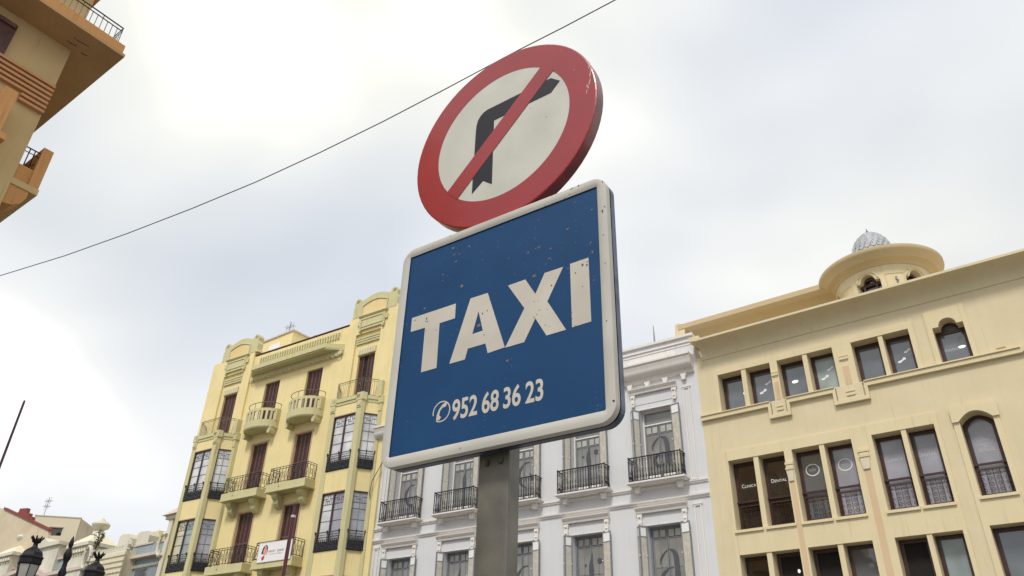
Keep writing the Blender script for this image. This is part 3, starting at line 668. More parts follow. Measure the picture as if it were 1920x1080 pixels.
# big dark letter shapes on the door glass
def stroke(pts, q, xo, zo, y=.33):
    """flat brush stroke of changing width (x, z, width) as one outline"""
    P_ = []
    for i in range(len(pts)-1):          # Catmull-Rom smoothing
        p0, p1, p2, p3 = pts[max(i-1, 0)], pts[i], pts[i+1], pts[min(i+2, len(pts)-1)]
        for k_ in range(4):
            t = k_/4
            P_.append(tuple(.5*((2*p1[c])+(-p0[c]+p2[c])*t+(2*p0[c]-5*p1[c]+4*p2[c]-p3[c])*t*t+(-p0[c]+3*p1[c]-3*p2[c]+p3[c])*t**3) for c in range(3)))
    P_.append(pts[-1]); Lf, Rg = [], []
    for i, (x, z, w_) in enumerate(P_):
        a_, b_ = P_[max(i-1, 0)], P_[min(i+1, len(P_)-1)]; d = Vector((b_[0]-a_[0], b_[1]-a_[1])).normalized(); w2 = max(.012, w_)/2
        Lf.append((xo+x-d.y*w2, zo+z+d.x*w2)); Rg.append((xo+x+d.y*w2, zo+z-d.x*w2))
    MB().prism(Lf+Rg[::-1], y-.004, y).build('letter_motif', 'motif', q)
FLAME = [(.05, 1.95, .01), (.02, 1.75, .09), (-.02, 1.5, .19), (-.01, 1.2, .24), (.0, 1.0, .17), (.0, .93, .12), (.0, .5, .15), (.0, .12, .17)]
MOTIF = [[[(-.40, 1.20, .02), (-.34, 1.45, .10), (-.15, 1.68, .05), (.05, 1.76, .04), (.22, 1.68, .15), (.31, 1.45, .22), (.33, 1.0, .22), (.33, .6, .22), (.40, .42, .06)], [(.16, 1.06, .03), (-.10, .98, .08), (-.32, .78, .14), (-.27, .55, .15), (-.05, .45, .08), (.14, .52, .03)]],
         [FLAME], [[(.34, 1.72, .03), (.08, 1.70, .06), (-.22, 1.4, .14), (-.28, 1.05, .17), (-.12, .65, .12), (.15, .48, .04)], [(.30, 1.15, .02), (.44, 1.05, .08), (.47, .8, .12)]],
         [FLAME], [[(.28, 1.66, .03), (.0, 1.62, .07), (-.26, 1.3, .16), (-.24, .95, .17), (-.02, .62, .12), (.26, .55, .16)]]]
for doors, zb in ((masters[0], 12.05), (masters[1], 7.15)):
    for i, q in enumerate(doors):
        for st in MOTIF[i]: stroke(st, q, .0, zb)
        if i == 1:
            disc('letter_motif', 'motif', q, .40, zb+1.62, .12, .12, .33); disc('letter_motif', 'motif', q, -.30, zb+1.48, .05, .05, .33)

# ================================================================== YELLOW BUILDING (left of centre)
AY = R(3.6)
yb = thing('yellow_building', 'yellow apartment building with olive trim, two scrolled gables, bay windows and brown shutters', 'building', (-31.05, 29.02, 0), AY)
DA, DB = -10.85, -6.85                                                # door columns in the middle
TLc, TRc = -15.15, -2.35                                              # bay and tower centres
mh = []
for c_ in (DA, DB):
    mh += [(c_-.72, c_+.72, 19.45, 22.55), (c_-.72, c_+.72, 15.0, 18.2), (c_-.72, c_+.72, 10.55, 13.76), (c_-.72, c_+.72, 6.1, 9.3)]
th = [(c_-.70, c_+.70, 19.35, 22.54) for c_ in (TLc, TRc)]
m = MB(); plate(m, -17.70, 0, 0, 25.0, mh+th, 0, .35); m.box(-17.70, 0, .37, 9, 0, 24.6); m.build('wall', 'yellow', yb)
# towers: shallow projecting piers either side of the tower windows
for c_, xa, xb in ((TLc, -17.72, -13.30), (TRc, -4.12, .02)):
    m = MB(); plate(m, xa, xb, 0, 25.35, [(c_-1.05, c_+1.05, 19.3, 24.05)], -.14, -.001); m.build('tower_face', 'yellow', yb)
    xm = (xa+xb)/2 if c_ == TRc else c_-.0
    xm = -2.05 if c_ == TRc else -15.0
    def P(dx, z): return (xm+dx, z)
    out = [P(-1.85, 25.35), P(-1.88, 26.0), P(-1.80, 26.25), P(-1.86, 26.5), P(-1.74, 26.72), P(-1.52, 26.80), P(-1.34, 26.70), P(-1.22, 26.52)]
    out += [P(-1.15+2.30*i/12, 26.50+.30*math.sin(math.pi*i/12)) for i in range(13)]
    out += [P(1.22, 26.52), P(1.34, 26.70), P(1.52, 26.80), P(1.74, 26.72), P(1.86, 26.5), P(1.80, 26.25), P(1.88, 26.0), P(1.85, 25.35)]
    gb = MB().prism(out, -.16, .30).build('gable', 'yellow_green', yb)
    MB().prism([P(-1.02, 25.36), P(-1.02, 26.05)]+[P(-1.02+2.04*i/12, 26.05+.26*math.sin(math.pi*i/12)) for i in range(13)]+[P(1.02, 26.05), P(1.02, 25.36)], -.175, -.161).build('gable_panel', 'yellow_panel', gb)
    ar = MB(); ar.sweep([(0, 0)], [(0, 0), (1, 0)]) if False else None
    lip = MB()
    pr = [P(-1.06, 25.36), P(-1.06, 26.06)]+[P(-1.06+2.12*i/12, 26.06+.27*math.sin(math.pi*i/12)) for i in range(13)]+[P(1.06, 26.06), P(1.06, 25.36)]
    lip.tube([(x, -.19, z) for x, z in pr], .045, 5); lip.build('gable_moulding', 'yellow_green', gb)
    for s in (-1, 1):
        MB().tube([(xm+s*1.56+.14*(1-i/14)*math.cos(i*.75), -.17, 26.58+.14*(1-i/14)*math.sin(i*.75)) for i in range(14)], .04, 5).build('scroll', 'yellow_green', gb)
    MB().sweep([(0, 25.18), (.10, 25.2), (.16, 25.27), (.16, 25.31), (0, 25.33)], [(xm-1.22, -.14), (xm+1.22, -.14)]).build('hood_bar', 'yellow_green', yb)
    bx_ = MB().box(xm-1.06, xm+1.06, -.26, -.141, 24.25, 25.10).build('tower_box', 'yellow_green', yb)
    frame(xm-.95, xm+.95, 24.42, 25.02, .06, -.30, -.261).build('box_moulding', 'yellow_green', bx_)
    MB().box(xm-1.26, xm-1.07, -.24, -.141, 24.62, 24.95).box(xm+1.07, xm+1.26, -.24, -.141, 24.62, 24.95).box(xm-1.04, xm-.88, -.30, -.141, 24.12, 24.24).box(xm+.88, xm+1.04, -.30, -.141, 24.12, 24.24).build('box_ears', 'yellow_green', bx_)
    ln = MB()
    for q in range(3): ln.box(c_-1.02, c_+1.0, -.18, -.141, 23.36+q*.17, 23.46+q*.17) if False else ln.box(c_-.98, c_+.98, -.10, -.002, 23.34+q*.17, 23.45+q*.17)
    ln.build('reeded_band', 'yellow_green', yb)
    lt = MB().box(c_-.75, c_+.75, -.05, -.002, 22.55, 22.95).build('lintel_panel', 'yellow_green', yb)
    rb = MB()
    for q in range(7): rb.box(c_-.72+q*.215, c_-.72+q*.215+.13, -.07, -.051, 22.58, 22.92)
    rb.build('lintel_ribs', 'plaster_pale', lt)
    # stepped base beside gable
    MB().box(xm-1.98, xm+1.98, -.145, .5, 25.34, 25.45).build('gable_base', 'yellow', gb)
# parapet centre with reeded band and big cornice slab
MB().box(-13.3, -4.12, .0, .4, 25.0, 25.06).box(-13.28, -4.14, -.05, .45, 25.06, 25.12).build('parapet_cap', 'brown_slat', yb)
MB().box(-12.65, -5.0, -.03, -.001, 24.26, 24.72).build('reeded_frieze', 'yellow_green', yb)
rd = MB()
for i in range(32):
    x = -12.62+i*.24; rd.box(x, x+.12, -.12, -.031, 24.28, 24.70)
rd.build('reeds', 'yellow_green', yb)
cs = MB(); path = [(-13.25, 0), (-12.35, -.80), (-5.45, -.80), (-4.42, 0)]
cs.slab(path, 23.42, 23.74); cs.slab([(-13.25, 0), (-12.40, -.72), (-5.40, -.72), (-4.42, 0)], 23.33, 23.419)
cs.slab([(-13.05, 0), (-12.1, -.6), (-5.7, -.6), (-4.7, 0)], 23.741, 23.82)
cs.build('canopy', 'yellow_green', yb)
MB().box(-13.2, -4.45, -.16, -.001, 23.05, 23.329).build('frieze_band', 'yellow_green', yb)
fz = MB()
for i in range(20):
    x = -12.9+i*.43
    fz.tube([(x+.16*math.cos(R(a)), -.19, 23.05-.13*math.sin(R(a))) for a in range(0, 181, 20)], .04, 5)
    fz.tube([(x+.215, -.19, 23.08), (x+.215, -.19, 22.95)], .04, 5)
fz.build('swag_moulding', 'yellow_green', yb)
# shuttered doors
def persiana(x0, x1, z0, z1, y=.14, parent=None, open_gap=None, col='brown_wood'):
    parent = parent or yb
    f = frame(x0, x1, z0, z1, .05, y, y+.1).build('shuttered_door', 'brown_wood', parent)
    n = 4; w_ = (x1-x0-.1)/n
    for i in range(n):
        if open_gap and i in open_gap: continue
        a = x0+.05+i*w_; lf = frame(a+.005, a+w_-.005, z0+.05, z1-.05, .045, y+.02, y+.07)
        zm = z0+(z1-z0)*.42; lf.box(a+.04, a+w_-.04, y+.02, y+.07, zm, zm+.07)
        lo = lf.build('shutter_leaf', 'brown_wood', f)
        sl = MB(); zz = z0+.12
        while zz < z1-.12:
            sl.slab([(a+.05, y+.025), (a+w_-.05, y+.025), (a+w_-.05, y+.05), (a+.05, y+.05)], zz, zz+.055); zz += .085
        sl.build('louvres', 'brown_slat', lo)
    MB().box(x0+.03, x1-.03, y+.075, y+.09, z0+.03, z1-.03).build('door_back', 'void' if open_gap else 'frame_brown', f)
    return f
base = persiana(-.72, .72, 0, 3.1)
base.location = (DA, 0, 19.45); dup(base, (DB, 0, 19.45), yb)
b2 = persiana(-.72, .72, 0, 3.2); b2.location = (DA, 0, 15.0)
for c_, z in ((DB, 15.0), (DA, 10.55), (DB, 10.55), (DA, 6.1), (DB, 6.1)): dup(b2, (c_, 0, z), yb)
b3 = persiana(-.70, .70, 0, 3.18); b3.location = (TLc, 0, 19.35)
b4 = persiana(-.70, .70, 0, 3.18, open_gap=(1,)); b4.location = (TRc, 0, 19.35)
sw = plain('surround_pinkish', (.56, .38, .25), .8)
for c_ in (DA, DB):
    for z1 in (18.2, 13.76, 9.3):
        m = MB(); m.box(c_-.86, c_-.72, -.03, -.001, z1-3.2, z1+.10); m.box(c_+.72, c_+.80, -.03, -.001, z1-3.2, z1+.10); m.box(c_-.72, c_+.72, -.03, -.001, z1, z1+.10)
        m.build('door_surround', sw, yb)
# round balconies on the top floor
def round_balcony(c_):
    hw, dp = 1.42, 1.05
    def ring(t, k=1.0): # ellipse-like front
        return (hw*k*math.cos(t), -dp*k*abs(math.sin(t))**.85)
    n = 24; P_ = [ring(math.pi*i/n) for i in range(n+1)]
    o = MB(); o.slab(P_+[(-hw, 0)][:0], 18.98, 19.42)
    # belly below
    b = len(o.v)
    for k, z in ((1.0, 18.98), (.96, 18.90), (.80, 18.86)):
        for i in range(n+1): x, y = ring(math.pi*i/n, k); o.v.append((x, y, z))
    for q in range(2):
        for i in range(n): o.f.append((b+q*(n+1)+i+1, b+q*(n+1)+i, b+(q+1)*(n+1)+i, b+(q+1)*(n+1)+i+1))
    o.f.append(tuple(b+2*(n+1)+i for i in range(n, -1, -1)))
    ob = o.build('round_balcony', 'yellow_green', yb); ob.location = (c_, 0, 0)
    t_ = MB()
    for i in range(n):
        a, b_ = P_[i], P_[i+1]; k = .88; a2, b2_ = ring(math.pi*i/n, k), ring(math.pi*(i+1)/n, k)
        t_.slab([a, b_, b2_, a2], 20.02, 20.20)
    t_.build('balcony_coping', 'yellow_green', ob)
    for i in range(2, n-1, 1):
        if i % 2: continue
        t0 = math.pi*(i-.42)/n; t1 = math.pi*(i+.42)/n
        MB().slab([ring(t0), ring(t1), ring(t1, .9), ring(t0, .9)], 19.42, 20.02).build('baluster', 'plaster_pale' if i % 4 else 'yellow_green', ob)
    for s in (-1, 1):
        MB().slab([(s*hw, 0), (s*hw, -.34), (s*(hw-.14), -.42), (s*(hw-.16), 0)], 19.42, 20.24).build('balcony_pier', 'yellow_green', ob)
        MB().prism([(s*1.02, 18.95), (s*1.32, 18.95), (s*1.32, 18.72), (s*1.26, 18.55), (s*1.08, 18.55), (s*1.02, 18.72)], -.55, -.001).build('bracket', 'yellow_green', ob)
    r = MB(); r.tube([(ring(math.pi*i/n, .95)[0], ring(math.pi*i/n, .95)[1], 20.62) for i in range(n+1)], .024, 5)
    for i in (0, 12, 24): x, y = ring(math.pi*i/n, .95); r.tube([(x, y, 20.2), (x, y, 20.62)], .018, 5)
    r.build('handrail', 'iron_grey', ob)
    return ob
rb_ = round_balcony(DA); dup(rb_, (DB, 0, 0), yb)
# straight balconies with wrought iron
def iron_panel(mb, x0, x1, y0, y1, z0, z1, n):
    for z in (z1, z1-.12, z0): mb.tube([(x0, y0, z), (x1, y1, z)], .02, 4)
    for i in range(n+1):
        t = i/n; x, y = x0+(x1-x0)*t, y0+(y1-y0)*t; mb.tube([(x, y, z0-.06), (x, y, z1)], .014 if i % 3 else .024, 4)
        if i < n:
            x2, y2 = x0+(x1-x0)*(i+1)/n, y0+(y1-y0)*(i+1)/n
            if i % 3 != 1:
                mb.tube([(x, y, z0), (x2, y2, z1-.12)], .012, 4); mb.tube([(x2, y2, z0), (x, y, z1-.12)], .012, 4)
            else:
                cx_, cy_, cz_ = (x+x2)/2, (y+y2)/2, (z0+z1-.12)/2; L_ = math.hypot(x2-x, y2-y)*.5
                dx_, dy_ = (x2-x)/(2*L_), (y2-y)/(2*L_)
                for rr_ in (L_*.95, L_*.5): mb.tube([(cx_+dx_*rr_*math.cos(R(a)), cy_+dy_*rr_*math.cos(R(a)), cz_+rr_*1.5*math.sin(R(a))) for a in range(0, 361, 36)], .012, 4)
def flat_balcony(z):
    hw, dp = 1.66, .80
    o = MB(); o.box(-hw, hw, -dp, -.001, z-.42, z).box(-hw-.04, hw+.04, -dp-.04, -.001, z-.50, z-.421)
    ob = o.build('balcony', 'yellow_green', yb)
    for s in (-1, 1):
        x0, x1 = s*.86, s*1.26
        n = len(ob.data.vertices)
        b = MB(); prof = [(0, z-.50), (.62, z-.50), (.62, z-.72), (.48, z-.86), (.40, z-.92), (.40, z-1.10), (.28, z-1.26), (.1, z-1.36), (0, z-1.36)]
        pts0 = [(min(x0, x1), -a, c) for a, c in prof]; pts1 = [(max(x0, x1), -a, c) for a, c in prof]; k = len(prof)
        b.v += pts0+pts1; b.f.append(tuple(range(k))); b.f.append(tuple(range(2*k-1, k-1, -1)))
        for i in range(k): b.f.append((i, (i+1) % k, k+(i+1) % k, k+i)[::-1])
        b.build('bracket', 'yellow_green', ob)
    r = MB(); zt = z+1.0; X, Y_ = hw-.08, -dp+.08
    iron_panel(r, -X, X, Y_, Y_, z+.1, zt, 12); iron_panel(r, X, X, Y_, 0, z+.1, zt, 3); iron_panel(r, -X, -X, Y_, 0, z+.1, zt, 3)
    r.build('railing', 'iron', ob)
    MB().tube([(-.55, -dp-.02, z-.22), (-.55, -dp+.01, z-.22)], .035, 6).build('drain', 'iron_grey', ob)
    return ob
fb = flat_balcony(14.92); fb.location = (DA-.12, 0, 0)
dup(fb, (DB+.02, 0, 0), yb); dup(fb, (DA-.12, 0, -4.40), yb); q = dup(fb, (DB+.02, 0, -4.40), yb)
dup(fb, (DA-.12, 0, -8.85), yb); dup(fb, (DB+.02, 0, -8.85), yb)
# bay windows
def face(parent, p0, p1, z0, z1, kind, leaf_m=True, gl='curtain_glass', seedv=0):
    """window set in a wall plane running in plan p0->p1; local frame via Empty-free transform"""
    p0, p1 = Vector(p0), Vector(p1); d = (p1-p0); L_ = d.length; d.normalize(); n_ = Vector((d.y, -d.x))   # outward
    def T(x, y, z): q = p0+d*x-n_*y; return (q.x, q.y, z)
    def conv(mb):
        mb.v = [T(*v) for v in mb.v]; return mb
    f = MB(); frame(0, L_, z0, z1, .075, .0, .10, f)
    if leaf_m: f.box(L_*.5-.05, L_*.5+.05, -.01, .09, z0+.07, z1-.07)
    w_ = conv(f).build('window', 'frame_brown', parent)
    halves = ((.075, L_*.5-.05), (L_*.5+.05, L_-.075)) if leaf_m else ((.075, L_-.075),)
    for i, (a, b) in enumerate(halves):
        g_ = gl[i] if isinstance(gl, (list, tuple)) else gl
        conv(MB().box(a-.01, b+.01, .06, .07, z0+.06, z1-.06)).build('pane', g_, w_)
        mu = MB()
        for zz in (z0+1.05+.0, z0+1.62, z0+2.2, z1-.62): mu.box(a, b, .035, .062, zz, zz+.022)
        if not leaf_m: mu.box((a+b)/2-.012, (a+b)/2+.012, .035, .062, z0+.07, z1-.07)
        ws = b-a   # small leaded pattern in the top panel
        for q_ in (.22, .40, .62, .80): mu.box(a+ws*q_, a+ws*q_+.014, .035, .062, z1-.60, z1-.22 if q_ in (.22, .8) else z1-.10)
        for q_, zz in ((0, z1-.30), (.62, z1-.30), (.22, z1-.42)): mu.box(a+ws*q_, a+ws*min(1, q_+.38), .035, .062, zz, zz+.014)
        conv(mu).build('glazing_bars', 'grey_frame', w_)
    gr = MB(); y = -.10; zt = z0+.98
    for zz in (zt, zt-.13, zt-.26, z0+.05, z0+.58): gr.box(-.04, L_+.04, y-.012, y+.012, zz-.012, zz+.012)
    for i in range(13): x = L_*i/12; gr.box(x-.012, x+.012, y-.012, y+.012, z0, z0+.6)
    for i in range(7): x = L_*i/6; gr.box(x-.016, x+.016, y-.014, y+.014, z0, z0+.6 if i % 3 else zt+.08)
    for i in range(9):
        for zz in (z0+.17, z0+.40): gr.tube([(L_*(i+.5)/9+.07*math.cos(R(a)), y, zz+.10*math.sin(R(a))) for a in range(0, 361, 60)], .016, 4)
    gr.box(.02, L_-.02, y+.01, y+.014, z0+.02, z0+.52)
    for s in (.25, .75):
        gr.tube([(L_*s-.16, y, z0+.58), (L_*s, y, z0+.78), (L_*s+.16, y, z0+.58)], .012, 4)
    for x in (0, L_/2, L_): gr.tube([(x, y-.05, z0+.9), (x, y-.05, z0+1.06)], .03, 5)
    conv(gr).build('window_grille', 'iron', w_)
    return w_
def bay(c_, skip=()):
    zt, zb = 19.20, 0
    pl = [(c_-1.95, 0), (c_-1.05, -1.10), (c_+1.05, -1.10), (c_+1.95, 0)]
    lev = [(14.83, 18.12), (10.42, 13.58), (6.0, 9.12), (1.6, 4.7)]
    root = MB()
    zz = [zb]+[v for a, b in lev[::-1] for v in (a, b)]+[18.72]
    # solid bands between the window openings
    bands = [(0, 1.6), (4.7, 6.0), (9.12, 10.42), (13.58, 14.83), (18.12, 18.80)]
    root.slab([(c_-1.90, 0), (c_-1.75, -.15), (c_+1.75, -.15), (c_+1.90, 0)], 0, 18.8)
    bo = root.build('bay', 'yellow', yb)
    for a, b in bands: MB().slab([(c_-1.93, -.005), (c_-1.03, -1.07), (c_+1.03, -1.07), (c_+1.93, -.005)], a, b).build('bay_band', 'yellow', bo)
    # dark interior core
    # corner piers
    for (x, y, sx) in ((c_-1.05, -1.10, -1), (c_+1.05, -1.10, 1)):
        MB().slab([(x-.19*1, y+.0), (x+.19*1, y+.0), (x+.27*(1 if sx > 0 else .5), y+.20), (x-.27*(1 if sx < 0 else .5), y+.20)], 0, 18.7).build('corner_pier', 'yellow_green', bo)
        MB().slab([(x-.24, y-.06), (x+.24, y-.06), (x+.34, y+.22), (x-.34, y+.22)], 18.86, 19.32).slab([(x-.17, y-.04), (x+.17, y-.04), (x+.28, y+.20), (x-.28, y+.20)], 18.40, 18.859).slab([(x-.13, y-.08), (x+.13, y-.08), (x+.13, y-.04), (x-.13, y-.04)], 18.5, 18.7).build('pier_capital', 'yellow_green', bo)
    for sx in (-1, 1):
        x = c_+sx*1.90
        MB().slab([(x-.16, -.22), (x+.10, -.22), (x+.16, 0), (x-.16, 0)], 0, 18.7).build('side_pier', 'yellow_green', bo)
        MB().slab([(x-.20, -.30), (x+.14, -.30), (x+.2, 0), (x-.2, 0)], 18.80, 19.26).slab([(x-.14, -.26), (x+.10, -.26), (x+.14, 0), (x-.14, 0)], 18.3, 18.799).build('pier_capital', 'yellow_green', bo)
    cor = MB(); cor.slab([(c_-2.0, 0), (c_-1.08, -1.16), (c_+1.08, -1.16), (c_+2.0, 0)], 18.98, 19.20); cor.slab([(c_-1.96, 0), (c_-1.05, -1.11), (c_+1.05, -1.11), (c_+1.96, 0)], 18.801, 18.979)
    cor.build('bay_cornice', 'yellow_green', bo)
    gls = {0: (('curtain_glass',)*2, 'curtain_glass'), 1: (('curtain_glass', 'glass_mid'), 'glass_mid') if c_ > -10 else (('curtain_cream', 'glass_pale'), 'glass_mid'), 2: (('glass', 'glass_pale'), 'glass'), 3: (('glass', 'glass'), 'glass')}
    for i, (a, b) in enumerate(lev):
        g1, g2 = gls[i]
        face(bo, (c_-.88, -1.02), (c_+.88, -1.02), a, b, 'front', True, g1)
        face(bo, (c_+1.22, -.86), (c_+1.80, -.16), a, b, 'side', False, g2)
        face(bo, (c_-1.80, -.16), (c_-1.22, -.86), a, b, 'side', False, g2)
        MB().slab([(c_-1.6, -.1), (c_-.9, -.80), (c_+.9, -.80), (c_+1.6, -.1)], a, b).build('room_core', 'void', bo)
        MB().slab([(c_-.90, -1.095), (c_+.90, -1.095), (c_+.90, -1.07), (c_-.90, -1.07)], b, b+.06).build('lintel_edge', sw, bo)
    # balcony on top
    r = MB(); P3 = [(c_-1.72, -.05), (c_-.98, -1.02), (c_+.98, -1.02), (c_+1.62, -.25)]
    for z in (20.30, 20.18, 19.28): r.tube([(x, y, z) for x, y in P3], .022 if z > 20.2 else .012, 4)
    for (a, b), n in zip(zip(P3, P3[1:]), (8, 14, 7)):
        for i in range(n+1):
            t = i/n; r.tube([(a[0]+(b[0]-a[0])*t, a[1]+(b[1]-a[1])*t, 19.22), (a[0]+(b[0]-a[0])*t, a[1]+(b[1]-a[1])*t, 20.30)], .011 if i else .02, 4)
    r.build('railing', 'iron_grey', bo)
    MB().slab([(c_+1.60, -.34), (c_+1.94, -.34), (c_+1.94, 0), (c_+1.60, 0)], 19.2, 20.22).build('balcony_pier', 'yellow_green', bo)
    return bo
bay(TLc); bay(TRc)
MB().prism([(0.02, 17.3), (.02, 17.2), (-.05, 16.9), (0, 16.7)], -.1, 0) if False else None

# banner on the lower right balcony
bn = thing('banner', 'white IMPORT EXPORT banner with red and dark logo on the yellow building balcony', 'banner', (-31.05, 29.02, 0), AY)
bx0, bx1, bz0, bz1 = -8.02, -5.30, 10.36, 11.42
by = -.84
MB().box(bx0, bx1-.02, by, by+.02, bz0, bz1).build('banner_cloth', 'banner', bn)
frame(bx0-.02, bx1, bz0-.02, bz1+.02, .03, by-.005, by+.03).build('banner_edge', 'pink_coping', bn)
def blob(pts, mat): MB().prism([(bx0+x, bz0+z) for x, z in pts], by-.006, by-.001).build('logo_shape', mat, bn)
blob([(.28, .50), (.34, .78), (.46, .92), (.50, .80), (.44, .62), (.46, .46), (.36, .42)], 'ink_dark')
blob([(.50, .92), (.64, .94), (.76, .80), (.78, .55), (.70, .36), (.72, .60), (.66, .80)], 'ink_dark')
blob([(.50, .86), (.62, .88), (.68, .72), (.66, .46), (.58, .36), (.48, .42), (.50, .62)], 'ink_orange')
blob([(.34, .22), (.42, .32), (.56, .36), (.60, .24), (.54, .12), (.42, .08)], 'ink_red')
text_obj('IMPORT', 'banner_text', 'ink_red', bn, bx0+.86, bx0+1.44, bz0+.48, bz0+.60, by-.001)
text_obj('EXPORT', 'banner_text', 'ink_dark', bn, bx0+1.60, bx0+2.14, bz0+.48, bz0+.60, by-.001)
text_obj('PUNTO MULTIPRECIO', 'banner_text', 'ink_grey', bn, bx0+.98, bx0+2.0, bz0+.35, bz0+.42, by-.001)
# loose cable on the wall
lc = MB().tube([(-30.85, 28.85, 15.2), (-30.98, 28.72, 14.7), (-31.28, 28.62, 14.1), (-31.42, 28.68, 13.5), (-31.44, 28.85, 12.9)], .022, 5).build('loose_cable', 'cable'); tag(lc, 'black cable loop hanging between the yellow and grey-white buildings', 'cable')

# ================================================================== rooftops
ph = thing('rooftop_hut', 'small yellow rooftop hut behind the left scrolled gable, with white door frame', 'hut', (-45, 33, 0))
MB().box(-6.6, -2.4, 0, 3, 23.5, 30.1).build('wall', 'yellow', ph)
MB().box(-6.7, -2.3, -.1, 3.1, 30.1, 30.22).build('roof_edge', 'pink_coping', ph)
MB().box(-5.2, -3.8, -.05, -.001, 27.2, 29.5).build('doorway', 'paper', ph)
MB().box(-7.4, -6.62, .2, 1.2, 23.5, 30.3).build('chimney', 'white', ph)
def aerial(name, label, base, h, arms, col='mast_grey', r=.03):
    t = thing(name, label, 'antenna', base); MB().tube([(0, 0, 0), (0, 0, h)], r, 6).build('mast', col, t)
    a = MB()
    for z, L_, kx in arms:
        a.tube([(-L_/2, 0, z), (L_/2, 0, z+.05)], r*.5, 4)
        n = 5
        for i in range(n): x = -L_/2+L_*i/(n-1); a.tube([(x, -.25, z+.02), (x, .25, z+.02)], r*.35, 4)
        for s in (-1, 1): a.tube([(s*L_/2, 0, z-.35), (s*L_/2, 0, z+.35)], r*.4, 4)
    a.build('antenna_arms', col, t); return t
aerial('television_antenna', 'thin television antenna above the yellow building roof, right of its left gable', (-49.7+0.3, 34, 24.5), 7.5, ((7.0, .9, 0), (6.3, 1.2, 0)), r=.045)
aerial('television_antenna', 'thin television antenna beside the red-edged wall, far left', (-78.2, 31.5, 13), 7.9, ((7.5, .9, 0), (7.0, .7, 0)))
rm = thing('radio_mast', 'red and white radio mast with stay wires behind the grey-white building', 'mast', (-17.24, 36, 16))
MB().tube([(-.10, 0, 0), (-.10, 0, 5.6)], .03, 4).tube([(.10, 0, 0), (.10, 0, 5.6)], .03, 4).tube([(0, .1, 0), (0, .1, 5.6)], .03, 4).build('mast', 'red_mast', rm)
MB().tube([(0, 0, 5.5), (0, 0, 6.85)], [.07, .02], 5).build('mast_tip', 'mast_grey', rm)
lt_ = MB()
for i in range(14): z = .2+i*.4; lt_.tube([(-.1, 0, z), (.1, 0, z+.2), (0, .1, z+.4), (-.1, 0, z+.4)], .018, 4)
lt_.build('lattice', 'red_mast', rm)
MB().tube([(0, 0, 5.5), (-2.4, 0, 2.0)], .012, 4).tube([(0, 0, 5.5), (2.0, 0, 2.0)], .012, 4).build('stay_wires', 'cable', rm)
bd = MB(); bd.tube([(0, 0, 0), (.10, 0, .06), (.24, 0, .10), (.34, 0, .16)], [.02, .07, .08, .03], 6)
bird = bd.build('pigeon', 'mast_grey'); bird.location = (-31.05-7.9, 28.7, 25.12); bird.scale = (1, 1, 1); tag(bird, 'small dark pigeon on the yellow building parapet', 'bird')

# ================================================================== CORNER BUILDING (top left, close)
kb = thing('corner_building', 'sand and orange corner building with deep balconies, at the top left edge', 'building', (-18.52, 4.25, 0))
m = MB(); m.box(-14, 0, -26, 0, 0, 17.54); m.build('wall', 'sand', kb)
MB().box(-14, 0.0, -26, 0.0, 17.93, 19.75).build('upper_wall', 'sand', kb)
MB().box(-14.2, .22, -26.2, .14, 19.75, 19.95).box(-14, .10, -26, .05, 19.951, 20.3).build('roof_eave', 'stripe', kb)
up = MB(); up.box(-14, .92, -26, .91, 17.60, 17.92); MB().box(-14, -.6, -26, -9, 20.31, 27.5).build('upper_storeys', 'sand', kb)
uo = up.build('upper_balcony', 'orange', kb)
MB().box(-14, .98, -26, .97, 17.50, 17.599).build('balcony_lip', 'soffit', uo)
r = MB(); zt = 18.58
for z, rr_ in ((zt, .022), (zt-.12, .018), (17.98, .014)): r.tube([(-13, .74, z), (.76, .74, z), (.76, -20, z)], rr_, 5)
for i in range(150): y = .74-i*.138; r.tube([(.76, y, 17.92), (.76, y, zt-.12 if i % 4 else zt)], .011, 4)
for i in range(60): x = .76-i*.138; r.tube([(x, .74, 17.92), (x, .74, zt-.12 if i % 4 else zt)], .011, 4)
r.build('railing', 'iron', uo)
MB().box(.60, .84, .34, .52, 17.93, 18.05).build('rail_foot', 'iron', uo) if False else None
for i in range(7):
    z = 16.10-i*.145; y0 = -1.85 if i < 2 else (-2.3 if i < 5 else -.62)
    MB().box(.001, .12, y0+i*.0, -.0, z-.075, z).build('band', 'stripe', kb)
MB().box(.001, .10, -2.6, -1.30, 14.9, 17.15).build('window_shutter', 'brown_slat', kb)
MB().box(.10, .16, -2.6, -1.34, 17.0, 17.12).build('shutter_box', 'brown_wood', kb)
mb_ = MB().box(.001, .72, -6, -.62, 13.48, 13.65).build('middle_balcony', 'orange', kb)
MB().box(.001, .70, -1.07, -.78, 13.65, 14.88).build('balcony_pier', 'orange', mb_)
MB().box(.45, .70, -6, -1.08, 13.65, 14.3).build('balcony_parapet', 'orange', mb_)
lb = MB().box(-9, -.02, .002, .63, 12.98, 13.15).build('lower_balcony', 'sand', kb)
MB().box(-9, -.30, .36, .60, 13.15, 14.32).build('balcony_parapet', 'orange', lb)
MB().box(-.32, -.02, .36, .60, 13.15, 14.34).build('balcony_pier', 'orange', lb)
MB().box(-.22, -.08, .01, .36, 13.15, 13.62).build('balcony_upstand', 'orange', lb)
MB().tube([(-.12, .0, 14.18), (-.12, .36, 14.18)], .02, 4).tube([(-.12, .0, 14.05), (-.12, .36, 14.05)], .014, 4).tube([(-.12, .12, 13.62), (-.12, .12, 14.18)], .014, 4).tube([(-.12, .24, 13.62), (-.12, .24, 14.18)], .014, 4).tube([(-.12, .08, 13.62), (-.12, .34, 13.80)], .014, 4).build('railing', 'iron', lb)
